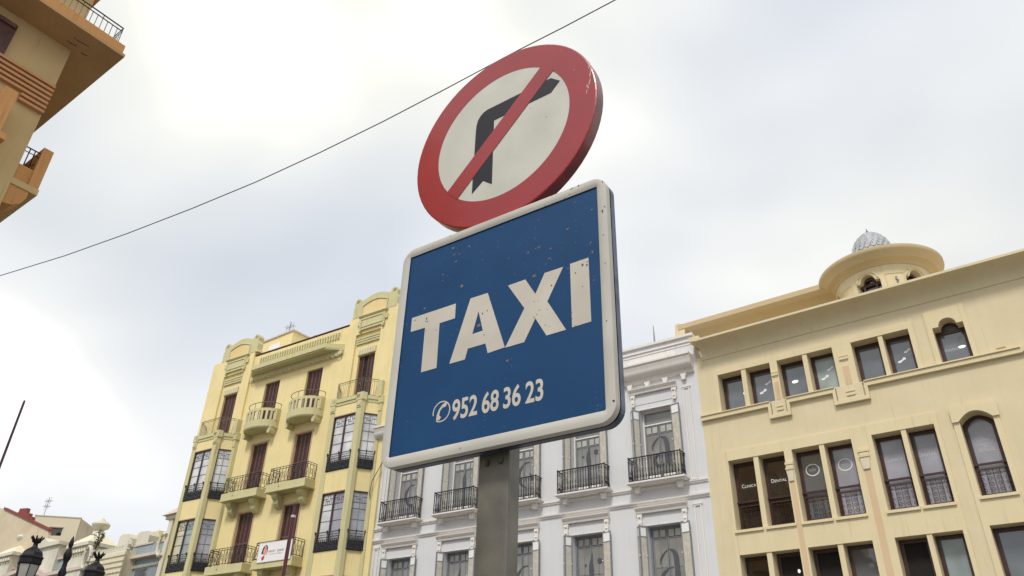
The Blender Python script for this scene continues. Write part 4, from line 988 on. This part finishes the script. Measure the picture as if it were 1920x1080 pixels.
m = MB(); prof = [(0, 12.98), (.45, 12.98), (.45, 12.80), (.38, 12.60), (.22, 12.46), (0, 12.42)]
n = len(m.v); k = len(prof); m.v += [(-.5, a, c) for a, c in prof]+[(-.05, a, c) for a, c in prof]
m.f.append(tuple(range(k))); m.f.append(tuple(range(2*k-1, k-1, -1)))
for i in range(k): m.f.append((i, (i+1) % k, k+(i+1) % k, k+i))
m.build('bracket', 'orange', lb)
for px, py, L_ in ((.55, .2, .30), (.30, .0, .18), (.2, .35, .12)):
    MB().tube([(px, py, 17.495), (px-.05, py-L_, 17.49), (px-.02, py-L_*1.3, 17.49)], .012, 4).build('soffit_crack', 'cable', uo)

# ================================================================== LOWER LEFT BUILDINGS (far)
bb = thing('blue_building', 'blue-grey building with white banded pilaster and stone urns, beyond the yellow building', 'building', (-52, 28, 0))
MB().box(-27, 3.2, 0, 8, 0, 12.2).build('wall', 'blue_render', bb)
MB().box(-27, 3.2, .15, 1.2, 12.2, 13.0).build('attic', 'blue_render', bb)
MB().box(-1.6, 3.2, -.05, .5, 12.25, 12.88).build('attic_panel', 'blue_render', bb)
MB().box(-1.45, .9, -.12, .6, 12.89, 13.0).box(1.3, 3.1, -.12, .6, 12.86, 13.0).build('coping', 'pink_coping', bb)
MB().box(-1.35, 2.7, -.45, -.0, 11.98, 12.18).build('ledge', 'pink_coping', bb)
MB().box(-1.0, 2.7, -.06, 0, 11.45, 11.62).build('frieze', 'stone', bb)
dn = MB()
for i in range(16): dn.tube([(-.9+i*.24, -.10, 11.40), (-.78+i*.24, -.10, 11.58)], .07, 5)
dn.build('rope_moulding', 'stone', bb)
MB().box(-.6, 2.7, -.02, -.001, 7, 11.3).build('shaded_window', 'glass', bb)
for x0, x1, z in ((-1.75, -.2, 13.75), (-4.2, -2.7, 13.85)):
    MB().prism([(x0, 12.9), (x0, z+.1), (x0+.3, z+.22), (x1-.25, z+.15), (x1, z-.15), (x1, 12.9)], .1, .9).build('merlon', 'stone', bb)
MB().box(-4.3, -1.7, -.1, .8, 12.98, 13.12).build('coping', 'pink_coping', bb)
pb = MB().box(-5.2, -.9, -.85, -.01, 7, 12.55).build('banded_pilaster', 'stone_cream', bb)
for i in range(14):
    z = 12.4-i*.36; MB().box(-5.3, -.8, -.95, -.851, z-.22, z).build('band', 'stone_cream', pb)
lv = MB()
for i in range(12):
    x = -5.1+i*.36; lv.prism([(x, 12.56), (x+.10, 12.82), (x+.2, 12.90), (x+.24, 12.70), (x+.32, 12.56)], -.85, -.70)
lv.prism([(-1.2, 12.56), (-1.25, 12.9), (-1.05, 13.25), (-.85, 12.9), (-.9, 12.56)], -.86, -.6)
lv.build('leaf_cresting', 'stone', pb)
def urn_turret(x, z, s, parent, w_=1.8):
    o = MB().slab([(x-w_*.8, -.6), (x+w_*.8, -.6), (x+w_*.8, 1.4), (x-w_*.8, 1.4)], z-6.5, z-.35).build('turret', 'stone', parent)
    MB().slab([(x-w_, -.8), (x+w_, -.8), (x+w_, 1.6), (x-w_, 1.6)], z-.34, z-.1).build('turret_cornice', 'stone', o)
    c_ = MB(); b = [(x-w_, -.8), (x+w_, -.8), (x+w_, 1.6), (x-w_, 1.6)]; t = [(x-w_*.3, .2), (x+w_*.3, .2), (x+w_*.3, .8), (x-w_*.3, .8)]
    c_.v += [(a, d, z-.099) for a, d in b]+[(a, d, z+.75*s) for a, d in t]; c_.f += [(0, 1, 5, 4), (1, 2, 6, 5), (2, 3, 7, 6), (3, 0, 4, 7), (4, 5, 6, 7)]
    c_.build('turret_roof', 'stone_cream', o)
    MB().lathe([(.45*s, z+.7*s), (.42*s, z+.95*s), (.30*s, z+1.0*s), (.34*s, z+1.1*s), (.60*s, z+1.28*s), (.66*s, z+1.5*s), (.52*s, z+1.68*s), (.30*s, z+1.74*s), (.2*s, z+1.85*s), (.08*s, z+2.0*s), (0, z+2.02*s)], x, .5, 14).build('urn', 'stone', o, smooth=True)
    sc2 = MB()
    for i in range(7):
        xx = x-w_*.7+i*w_*.23; sc2.tube([(xx, -.66, z-.55), (xx+.1, -.70, z-.75), (xx-.05, -.66, z-.95)], .09, 5)
    sc2.build('turret_carving', 'stone', o)
    return o
urn_turret(-8.3, 13.9, 1.0, bb, 1.6); urn_turret(-20.9, 14.5, .95, bb, 1.9)
g2 = MB().box(-14.6, -12.0, -.4, .9, 8, 14.3).build('pier', 'stone', bb)
MB().prism([(-15.6, 14.2), (-15.0, 14.75), (-14.4, 14.95), (-13.7, 14.55), (-11.8, 14.45), (-11.8, 14.2)], -.6, 1).build('pier_cap', 'stone', g2)
MB().prism([(-16.4, 13.4), (-16.3, 14.2), (-15.6, 14.7), (-15.0, 14.2), (-14.9, 13.4)], -.3, .5).build('gablet', 'paper', bb)
for x0, x1 in ((-23.6, -19.2), (-16.8, -13.6), (-12.8, -9.6), (-9.2, -6.0)):
    MB().box(x0, x1, -.10, -.001, 12.3, 13.1).build('attic_panel', 'blue_render', bb)
    MB().box(x0-.1, x1+.1, -.25, .3, 13.11, 13.24).build('coping', 'pink_coping', bb)
MB().prism([(-27, 11.9), (-17, 12.9), (-15, 13.2), (-13.5, 12.5), (-12.4, 12.1), (-6, 12.1), (-6, 11.9), (-12.6, 11.85), (-14, 12.2), (-17, 12.6), (-27, 11.6)], -.7, -.11).build('curved_ledge', 'pink_coping', bb)
ov = MB().tube([(-6.35+.45*math.cos(R(a)), -.75, 12.6+.75*math.sin(R(a))) for a in range(0, 361, 24)], .13, 6).build('oval_frame', 'stone', bb)
MB().tube([(2.75+.4*math.cos(R(a)), -.5, 12.5+.7*math.sin(R(a))) for a in range(60, 301, 20)], .12, 6).build('scroll_bracket', 'stone', bb)
MB().box(2.75, 3.2, -.4, 1, 7, 14.2).build('end_pier', 'stone', bb); 
c_ = MB(); c_.v += [(2.2, -.7, 14.4), (3.9, -.7, 14.4), (3.9, 1, 14.4), (2.2, 1, 14.4), (3.1, .1, 15.2)]; c_.f += [(0, 1, 4), (1, 2, 4), (2, 3, 4), (3, 0, 4), (3, 2, 1, 0)]
c_.build('end_pier_cap', 'pink_coping', bb); MB().box(2.4, 3.7, -.5, .9, 14.15, 14.399).build('end_pier_block', 'stone', bb)
yh = thing('low_yellow_house', 'low yellow roof block with railings behind the stone urn turret', 'building', (-52, 33, 0))
MB().box(-13.5, -8, 0, 4, 8, 15.9).build('wall', 'yellow', yh); MB().box(-7.9, 4, .5, 4, 8, 14.35).build('side_wall', 'yellow_panel', yh)
MB().tube([(-8, .2, 14.9), (4, .2, 14.9)], .04, 4).tube([(-8, .2, 14.6), (4, .2, 14.6)], .03, 4).tube([(-2, .2, 14.3), (-2, .2, 14.9)], .04, 4).tube([(1.8, .2, 14.3), (1.8, .2, 14.9)], .04, 4).build('roof_rail', 'mast_grey', yh)
wh_ = thing('white_house', 'plain white house with one shaded window behind the lamps, far left', 'building', (-70, 38, 0), R(45))
mm_ = MB(); plate(mm_, -10.6, -6.62, 6, 18.85, [(-9.07, -7.9, 17.2, 17.92)], 0, .4); mm_.box(-10.6, -6.64, .42, 7, 6, 18.8); mm_.build('wall', 'plaster_pale', wh_)
MB().box(-9.0, -7.95, .3, .35, 17.22, 17.9).build('window', 'glass_dark', wh_)
MB().box(-9.1, -7.87, -.08, -.001, 17.93, 18.0).build('window_hood', 'pink_coping', wh_)
MB().box(-10.65, -6.58, -.05, .1, 18.85, 18.93).build('coping', 'pink_coping', wh_)
MB().box(-6.62, -6.58, .11, 7, 6, 18.84).build('side_wall', 'stained', wh_)
rw = thing('stained_wall_house', 'rain-stained house wall with sloping red brick edge, at the far left', 'building', (-52, 31, 0), R(8))
MB().prism([(-36, 8), (-36, 19.2), (-25.7, 18.84), (-24.86, 18.6), (-17.3, 16.05), (-17.0, 15.2), (-17.0, 8)], 0, .25).build('wall', 'stained', rw)
MB().prism([(-24.9, 18.62), (-24.9, 18.80), (-17.1, 16.22), (-17.1, 16.02)], -.10, .26).build('roof_edge', 'red_brick', rw)
MB().prism([(-23.0, 17.98), (-22.5, 18.15), (-22.45, 18.42), (-21.35, 18.35), (-21.3, 17.95), (-20.75, 17.85), (-20.7, 17.55), (-20.2, 17.5), (-20.15, 17.2), (-19.7, 17.0)], -.05, .24).build('brick_chimney', 'red_brick', rw)
# roof plants
def plant(loc, h, label, seed_):
    rr = random.Random(seed_); t = thing('roof_plant', label, 'plant', loc, 0, 'scrubby plants on the far roofs')
    s = MB(); l = MB()
    for i in range(9):
        a = rr.uniform(0, 6.3); tip = Vector((math.cos(a)*h*.45*rr.random(), math.sin(a)*h*.3*rr.random(), h*rr.uniform(.6, 1))); s.tube([(0, 0, 0), tuple(tip*.5+Vector((0, 0, .05))), tuple(tip)], [.03, .02, .008], 4)
        for q in range(14):
            c0 = tip*rr.uniform(.3, 1)+Vector((rr.uniform(-.1, .1), rr.uniform(-.1, .1), rr.uniform(-.1, .1))); d1 = Vector((rr.uniform(-1, 1), rr.uniform(-1, 1), rr.uniform(-1, 1)))*.11; d2 = Vector((rr.uniform(-1, 1), rr.uniform(-1, 1), rr.uniform(-1, 1)))*.05
            n = len(l.v); l.v += [tuple(c0-d1), tuple(c0+d2), tuple(c0+d1), tuple(c0-d2)]; l.f.append((n, n+1, n+2, n+3))
    s.build('stem', 'leaf', t); l.build('foliage', 'leaf', t)
plant((-50.8, 29.5, 12.9), 1.7, 'dark scrubby plant against the roof rail next to the yellow building', 1)
plant((-58.2, 27.6, 13.2), 1.6, 'scrubby plant right of the hipped stone turret', 2)
plant((-63.2, 28.2, 13.2), 1.3, 'scrubby plant between the lamp finial and the stone turret', 3)

# ================================================================== STREET LAMP AND POLES
AL = R(67.14+36)
lp = thing('street_lamp', 'black cast-iron street lamp with two crowned lanterns and a spiked centre post', 'street lamp', (-18.06+.364*math.cos(R(67.14)), 7.62+.364*math.sin(R(67.14)), -.27), AL)
def zz(z): return 1.6+(z-1.6)*1.4
px_ = 0.0
post = MB(); post.lathe([(.30, .27), (.30, .5), (.18, .65), (.13, .9), (.10, 1.1), (.075, 3.0), (.07, 3.9), (.10, 4.0), (.06, 4.1), (.055, 4.75), (.085, 4.85), (.05, 4.95), (.045, 5.07), (.075, 5.15), (.085, 5.23), (.05, 5.33), (.03, 5.37), (.05, 5.42), (.045, 5.49), (.02, 5.58), (0, 5.63)], px_, 0, 14)
post.build('post', 'lamp_black', lp, smooth=True)
arms = MB()
for s in (-1, 1):
    arms.tube([(px_, 0, 4.05), (px_+s*.30, 0, 3.98), (px_+s*.60, 0, 4.08), (px_+s*.75, 0, 4.30), (px_+s*.77, 0, 4.40)], [.05, .04, .035, .03, .03], 6)
    arms.tube([(px_, 0, 4.40), (px_+s*.2, 0, 4.48), (px_+s*.36, 0, 4.38), (px_+s*.42, 0, 4.20)], .022, 5)
arms.build('arms', 'lamp_black', lp)
def lantern(cx):
    z0 = 4.44; n = 6
    o = MB().lathe([(.0, z0-.06), (.10, z0-.05), (.15, z0), (.15, z0+.03), (.0, z0+.035)], cx, 0, n)
    ob = o.build('lantern', 'lamp_black', lp)
    o = MB().lathe([(.16, z0+.40), (.205, z0+.42), (.235, z0+.44), (.235, z0+.53), (.245, z0+.55), (.25, z0+.57), (.215, z0+.60), (.195, z0+.67), (.13, z0+.73), (.07, z0+.77), (.05, z0+.80), (.05, z0+.86), (.075, z0+.87), (.09, z0+.89), (0, z0+.89)], cx, 0, n)
    o.build('lantern_roof', 'lamp_black', ob)
    for i in range(n):
        a0_, a1_ = 2*math.pi*i/n, 2*math.pi*(i+1)/n
        g_ = MB(); g_.v += [(cx+.14*math.cos(a0_), .14*math.sin(a0_), z0+.03), (cx+.14*math.cos(a1_), .14*math.sin(a1_), z0+.03), (cx+.205*math.cos(a1_), .205*math.sin(a1_), z0+.43), (cx+.205*math.cos(a0_), .205*math.sin(a0_), z0+.43)]; g_.f.append((0, 1, 2, 3))
        g_.build('pane', 'lamp_glass', ob)
        MB().tube([(cx+.145*math.cos(a0_), .145*math.sin(a0_), z0), (cx+.21*math.cos(a0_), .21*math.sin(a0_), z0+.44)], .012, 4).build('glazing_bar', 'lamp_black', ob)
    cr_ = MB()
    for i in range(8):
        a = 2*math.pi*i/8; cr_.tube([(cx+.06*math.cos(a), .06*math.sin(a), z0+.87), (cx+.075*math.cos(a), .075*math.sin(a), z0+.92), (cx+.12*math.cos(a), .12*math.sin(a), z0+.97), (cx+.115*math.cos(a), .115*math.sin(a), z0+1.0)], [.02, .022, .016, .004], 5)
    cr_.build('crown', 'lamp_black', ob)
    return ob
lantern(-.80); lantern(.76)
pa = MB().tube([(0, 0, 0), (0, 0, 8.15), (0, 0, 8.22)], [.032, .026, .02], 8).build('flag_pole', 'purple_pole'); pa.location = (-18.98, 6.42, 0); tag(pa, 'thin dark plum pole ending against the sky at the left edge', 'pole')
pc = thing('sign_pole', 'maroon pole rising in front of the yellow building banner', 'pole', (-15.93, 12.12, 0))
MB().tube([(0, 0, 0), (0, 0, 6.45), (0, 0, 6.46), (0, 0, 6.72)], [.058, .045, .032, .028], 10).build('shaft', 'maroon_pole', pc)
MB().lathe([(.03, 6.70), (.045, 6.71), (.045, 6.75), (0, 6.79)], 0, 0, 10).build('cap', 'maroon_pole', pc); MB().tube([(0, 0, 6.40), (0, 0, 6.46)], .06, 10).build('collar', 'pink_coping', pc)
# overhead cable
cp = [(-44.0, 9.2, 20.9), (-38.29, 9.99, 20.27), (-33.35, 10.69, 19.92), (-29.07, 11.29, 19.79), (-25.27, 11.82, 19.78), (-21.86, 12.3, 19.87), (-18.78, 12.73, 20.1), (-15.96, 13.13, 20.42), (-13.35, 13.5, 20.81), (-10.9, 13.84, 21.21), (-8.99, 14.11, 21.46), (-7.29, 14.35, 21.73), (-3, 14.9, 22.5), (2, 15.6, 23.6)]
wire = MB().tube(cp, .020, 5).build('overhead_cable', 'cable'); tag(wire, 'thin cable stretched across the sky behind the round sign', 'cable')

# ================================================================== THE SIGN
K = .515
DS = 2.5*K
AS = R(2.33)
# local x along the face, local y away from the camera, origin at the post foot
ux, uy = math.cos(AS), math.sin(AS); Uc = -1.962*K
base = Vector((Uc*ux, DS+Uc*uy, 0))
ts = thing('traffic_sign', 'round no-right-turn sign above a blue TAXI sign on a grey rectangular post', 'traffic sign', base, AS)
def S(u, z): return ((u+1.962)*K, 1.6+(z-1.6)*K)
def rrect(x0, x1, z0, z1, r, n=8):
    p = []
    for cx, cz, a in ((x1-r, z1-r, 0), (x0+r, z1-r, 90), (x0+r, z0+r, 180), (x1-r, z0+r, 270)):
        p += [(cx+r*math.cos(R(a+90*i/n)), cz+r*math.sin(R(a+90*i/n))) for i in range(n+1)]
    return p
(xa, zb_), (xb, zt_) = S(-2.572, 2.683), S(-1.346, 3.884)
(ia, ib_), (ic, it_) = S(-2.523, 2.736), S(-1.396, 3.836)
panel = MB().prism(rrect(xa+.004, xb-.004, zb_+.004, zt_-.004, .036), 0.0, .004).build('taxi_panel', 'sign_blue', ts)
fr = MB(); n8 = 8; o_ = rrect(xa, xb, zb_, zt_, .040, n8); i_ = rrect(ia, ic, ib_, it_, .004, n8); kk = len(o_)
def ringmesh(oo, ii, y0, y1, mb):
    b = len(mb.v); k = len(oo)
    # crowned profile: inner edge, raised middle, outer edge
    rows_ = [[(x, y0+.003, z) for x, z in ii], [(x, y0, z) for x, z in [((a[0]*.25+b_[0]*.75), (a[1]*.25+b_[1]*.75)) for a, b_ in zip(oo, ii)]],
             [(x, y0-.001, z) for x, z in [((a[0]*.6+b_[0]*.4), (a[1]*.6+b_[1]*.4)) for a, b_ in zip(oo, ii)]], [(x, y0+.0008, z) for x, z in [((a[0]*.94+b_[0]*.06), (a[1]*.94+b_[1]*.06)) for a, b_ in zip(oo, ii)]], [(x, y0+.004, z) for x, z in oo], [(x, y1, z) for x, z in oo]]
    for r_ in rows_: mb.v += r_
    for q in range(len(rows_)-1):
        for i in range(k):
            j = (i+1) % k; mb.f.append((b+q*k+i, b+(q+1)*k+i, b+(q+1)*k+j, b+q*k+j))
    return mb
ringmesh(o_, i_, -.006, .010, fr).build('panel_frame', 'sign_frame', panel, smooth=True)
sh_ = rrect(xa+.006, xb-.006, zb_+.006, zt_-.006, .034)
MB().prism(sh_, .0101, .0155).build('panel_seam', 'sign_gap', panel)
tr = MB().prism(rrect(xa+.0005, xb-.0005, zb_+.0005, zt_-.0005, .0395), .0156, .034).build('panel_tray', 'sign_back', panel)
# TAXI
LET = {
 'letter_t': [(-2.473, 3.457), (-2.193, 3.457), (-2.192, 3.375), (-2.287, 3.375), (-2.283, 3.134), (-2.378, 3.134), (-2.379, 3.376), (-2.472, 3.378)],
 'letter_x': [(-1.884, 3.460), (-1.787, 3.462), (-1.731, 3.366), (-1.682, 3.462), (-1.584, 3.462), (-1.667, 3.308), (-1.573, 3.140), (-1.671, 3.139), (-1.730, 3.241), (-1.787, 3.138), (-1.889, 3.137), (-1.789, 3.310)],
 'letter_i': [(-1.548, 3.465), (-1.454, 3.466), (-1.450, 3.145), (-1.543, 3.143)],
}
for nm, pl in LET.items(): MB().prism([S(*q) for q in pl], -.0008, -.0001).build(nm, 'sign_white', panel)
A_o = [S(*q) for q in ((-2.103, 3.458), (-2.001, 3.457), (-1.891, 3.140), (-1.985, 3.135), (-2.000, 3.188), (-2.101, 3.188), (-2.115, 3.136), (-2.206, 3.136))]
hA = [S(*q) for q in ((-2.050, 3.372), (-2.019, 3.260), (-2.080, 3.258))]
am_ = MB()
# A cut into convex pieces round its counter
am_.prism([A_o[0], A_o[1], hA[0]], -.0008, -.0001); am_.prism([A_o[1], A_o[2], A_o[3], A_o[4], hA[1], hA[0]], -.0008, -.0001)
am_.prism([A_o[4], A_o[5], hA[2], hA[1]], -.0008, -.0001); am_.prism([A_o[5], A_o[6], A_o[7], A_o[0], hA[0], hA[2]], -.0008, -.0001)
am_.build('letter_a', 'sign_white', panel)
for body, a, b, zl, zh in (('952', -2.170, -2.029, 2.847, 2.947), ('68', -2.004, -1.914, 2.846, 2.946), ('36', -1.890, -1.800, 2.845, 2.945), ('23', -1.776, -1.687, 2.844, 2.944)):
    (p0x, p0z), (p1x, p1z) = S(a, zl), S(b, zh)
    text_obj(body, 'phone_number', 'sign_white', panel, p0x, p1x, p0z, p1z, -.0001, .0003, .02)
cxp, czp = S(-2.232, 2.905); ring = MB()
for i in range(2, 34):
    a0_, a1_ = R(215+10*i), R(225+10*i); ro, ri = .0262, .0232
    ring.prism([(cxp+ro*math.cos(a0_), czp+ro*math.sin(a0_)), (cxp+ro*math.cos(a1_), czp+ro*math.sin(a1_)), (cxp+ri*math.cos(a1_), czp+ri*math.sin(a1_)), (cxp+ri*math.cos(a0_), czp+ri*math.sin(a0_))], -.0007, -.0001)
ring.build('phone_ring', 'sign_white', panel)
hsx = [(-.012, -.020), (-.004, -.020), (.000, -.014), (-.004, -.010), (-.006, -.008), (-.004, .002), (.004, .010), (.008, .009), (.013, .011), (.015, .018), (.010, .021), (.002, .017), (-.008, .006), (-.013, -.006), (-.014, -.016)]
MB().prism([(cxp+x, czp+z) for x, z in hsx], -.0007, -.0001).build('phone_handset', 'sign_white', panel)
# small paper sticker remains behind the frame corner, bolts
# disc
cxd, czd = S(-1.974, 4.4655); RO, RI = .592*K, .432*K
nD = 72
def circ(r, n=nD): return [(cxd+r*math.cos(2*math.pi*i/n), czd+r*math.sin(2*math.pi*i/n)) for i in range(n)]
DY = .006
rd_ = MB().prism(circ(RI+.006), DY, DY+.003).build('round_plate', 'sign_disc_white', ts)
rim = MB(); b = 0
rows_ = [[(x, DY-.0004, z) for x, z in circ(RI)], [(x, DY-.0004, z) for x, z in circ(RO-.004)], [(x, DY+.001, z) for x, z in circ(RO-.001)], [(x, DY+.004, z) for x, z in circ(RO)]]
for r_ in rows_: rim.v += r_
for q in range(3):
    for i in range(nD): j = (i+1) % nD; rim.f.append((q*nD+i, (q+1)*nD+i, (q+1)*nD+j, q*nD+j))
rim.build('red_border', 'sign_red', rd_)
edge = MB(); rows_ = [[(x, DY+.004, z) for x, z in circ(RO)], [(x, DY+.034, z) for x, z in circ(RO)], [(x, DY+.034, z) for x, z in circ(RO-.02)]]
for r_ in rows_: edge.v += r_
for q in range(2):
    for i in range(nD): j = (i+1) % nD; edge.f.append((q*nD+i, (q+1)*nD+i, (q+1)*nD+j, q*nD+j))
edge.f.append(tuple(2*nD+i for i in range(nD-1, -1, -1)))
edge.build('disc_rim', 'sign_rim', rd_, smooth=True)
AR = [(-2.147, 4.120), (-2.147, 4.56), (-2.145, 4.600), (-2.137, 4.635), (-2.120, 4.662), (-2.100, 4.678), (-2.075, 4.686), (-1.654, 4.696), (-1.599, 4.646), (-1.654, 4.589), (-2.032, 4.581), (-2.024, 4.577), (-2.018, 4.131), (-2.077, 4.178)]
MB().prism([S(*q) for q in AR], DY-.0012, DY-.0001).build('arrow', 'sign_black', rd_)
slx = (-1, 1); d45 = Vector((math.cos(R(45.7)), math.sin(R(45.7)))); nn_ = Vector((-d45.y, d45.x)); cs_ = Vector((cxd-.006*K, czd+.004))
hw_, hl_ = .0535*K, RI*1.01
MB().prism([tuple(cs_+d45*hl_*s1+nn_*hw_*s2) for s1, s2 in ((-1, -1), (1, -1), (1, 1), (-1, 1))], DY-.0018, DY-.0013).build('slash', 'sign_red', rd_)
# pale scratches on the red, chips on the frame and the measured rust spots
def blot(parent, mat, name, u, z, su, sz, y, seed_):
    q = random.Random(seed_); n_ = q.randint(6, 9); cx_, cz_ = S(u, z)
    MB().prism([(cx_+su*K*(.55+.6*q.random())*math.cos(2*math.pi*i/n_), cz_+sz*K*(.55+.6*q.random())*math.sin(2*math.pi*i/n_)) for i in range(n_)], y-.0002, y).build(name, mat, parent)
sr = random.Random(5)
for i in range(16):
    t = i/15; u0, z0 = -1.424+.012*math.sin(t*5)+sr.uniform(-.006, .006), 4.675-.20*t
    blot(rd_, 'pink_coping', 'scratch', u0, z0, sr.uniform(.0012, .0035), sr.uniform(.006, .02), DY-.0005, i)
for i, (u, z, su, sz) in enumerate(((-1.369, 3.678, .004, .012), (-1.488, 3.876, .006, .003), (-1.362, 3.845, .006, .003), (-1.356, 3.70, .004, .003), (-1.370, 3.55, .003, .003), (-1.366, 3.40, .002, .004), (-1.357, 2.765, .006, .004), (-1.372, 3.12, .003, .003), (-2.10, 2.705, .003, .003))):
    blot(panel, 'sign_gap', 'frame_chip', u, z, su, sz, -.0072, 40+i)
for i, (u, z, k_) in enumerate(((-2.374, 3.425, .006), (-2.368, 3.408, .005), (-2.378, 3.41, .004), (-2.45, 3.438, .004), (-1.998, 3.359, .004), (-2.026, 3.351, .005), (-1.485, 3.438, .007), (-1.461, 3.446, .004), (-1.463, 3.43, .005), (-1.52, 3.408, .004), (-1.486, 3.327, .003), (-1.645, 3.384, .005), (-1.721, 3.258, .003), (-1.678, 3.193, .003), (-1.738, 3.33, .003), (-2.01, 3.235, .003))):
    blot(panel, 'rust', 'rust_spot', u, z, k_, k_*1.2, -.0009, 60+i)
for i, (u, z, k_) in enumerate(((-2.163, 3.547, .012), (-2.046, 3.294, .014), (-1.739, 3.466, .012), (-2.238, 3.8, .009), (-2.132, 3.772, .008), (-1.651, 3.584, .008), (-1.874, 3.071, .009), (-2.194, 3.748, .006), (-2.213, 3.708, .008), (-2.225, 3.756, .006), (-2.29, 3.62, .006), (-1.56, 3.66, .007), (-1.95, 3.70, .005), (-1.43, 3.72, .006))):
    blot(panel, 'chip', 'paint_chip', u, z, k_, k_*.8, -.0002, 90+i)
# post
pw, pdp = .0415, .043
po = MB(); 
pxs = [(-pw, .046), (pw, .046), (pw, .046+pdp), (-pw, .046+pdp)]
def rr_plan(x0, x1, y0, y1, r, n=4):
    p = []
    for cx, cy, a in ((x1-r, y1-r, 0), (x0+r, y1-r, 90), (x0+r, y0+r, 180), (x1-r, y0+r, 270)):
        p += [(cx+r*math.cos(R(a+90*i/n)), cy+r*math.sin(R(a+90*i/n))) for i in range(n+1)]
    return p
offx = -.0165
po.slab(rr_plan(-pw+offx, pw+offx, .046, .046+pdp, .004), 0, 3.26); po.build('post', 'post', ts, smooth=True)
for zc in (2.30, 2.62, 2.95, 3.20):
    MB().box(-pw+offx-.004, pw+offx+.004, .038, .0459, zc-.02, zc+.02).build('clamp', 'post', ts)
for x in (-.034, .004): MB().lathe([(0, 2.136), (.004, 2.137), (.006, 2.141), (.006, 2.15), (0, 2.15)], x, .042, 10).build('bolt', 'bolt', ts)
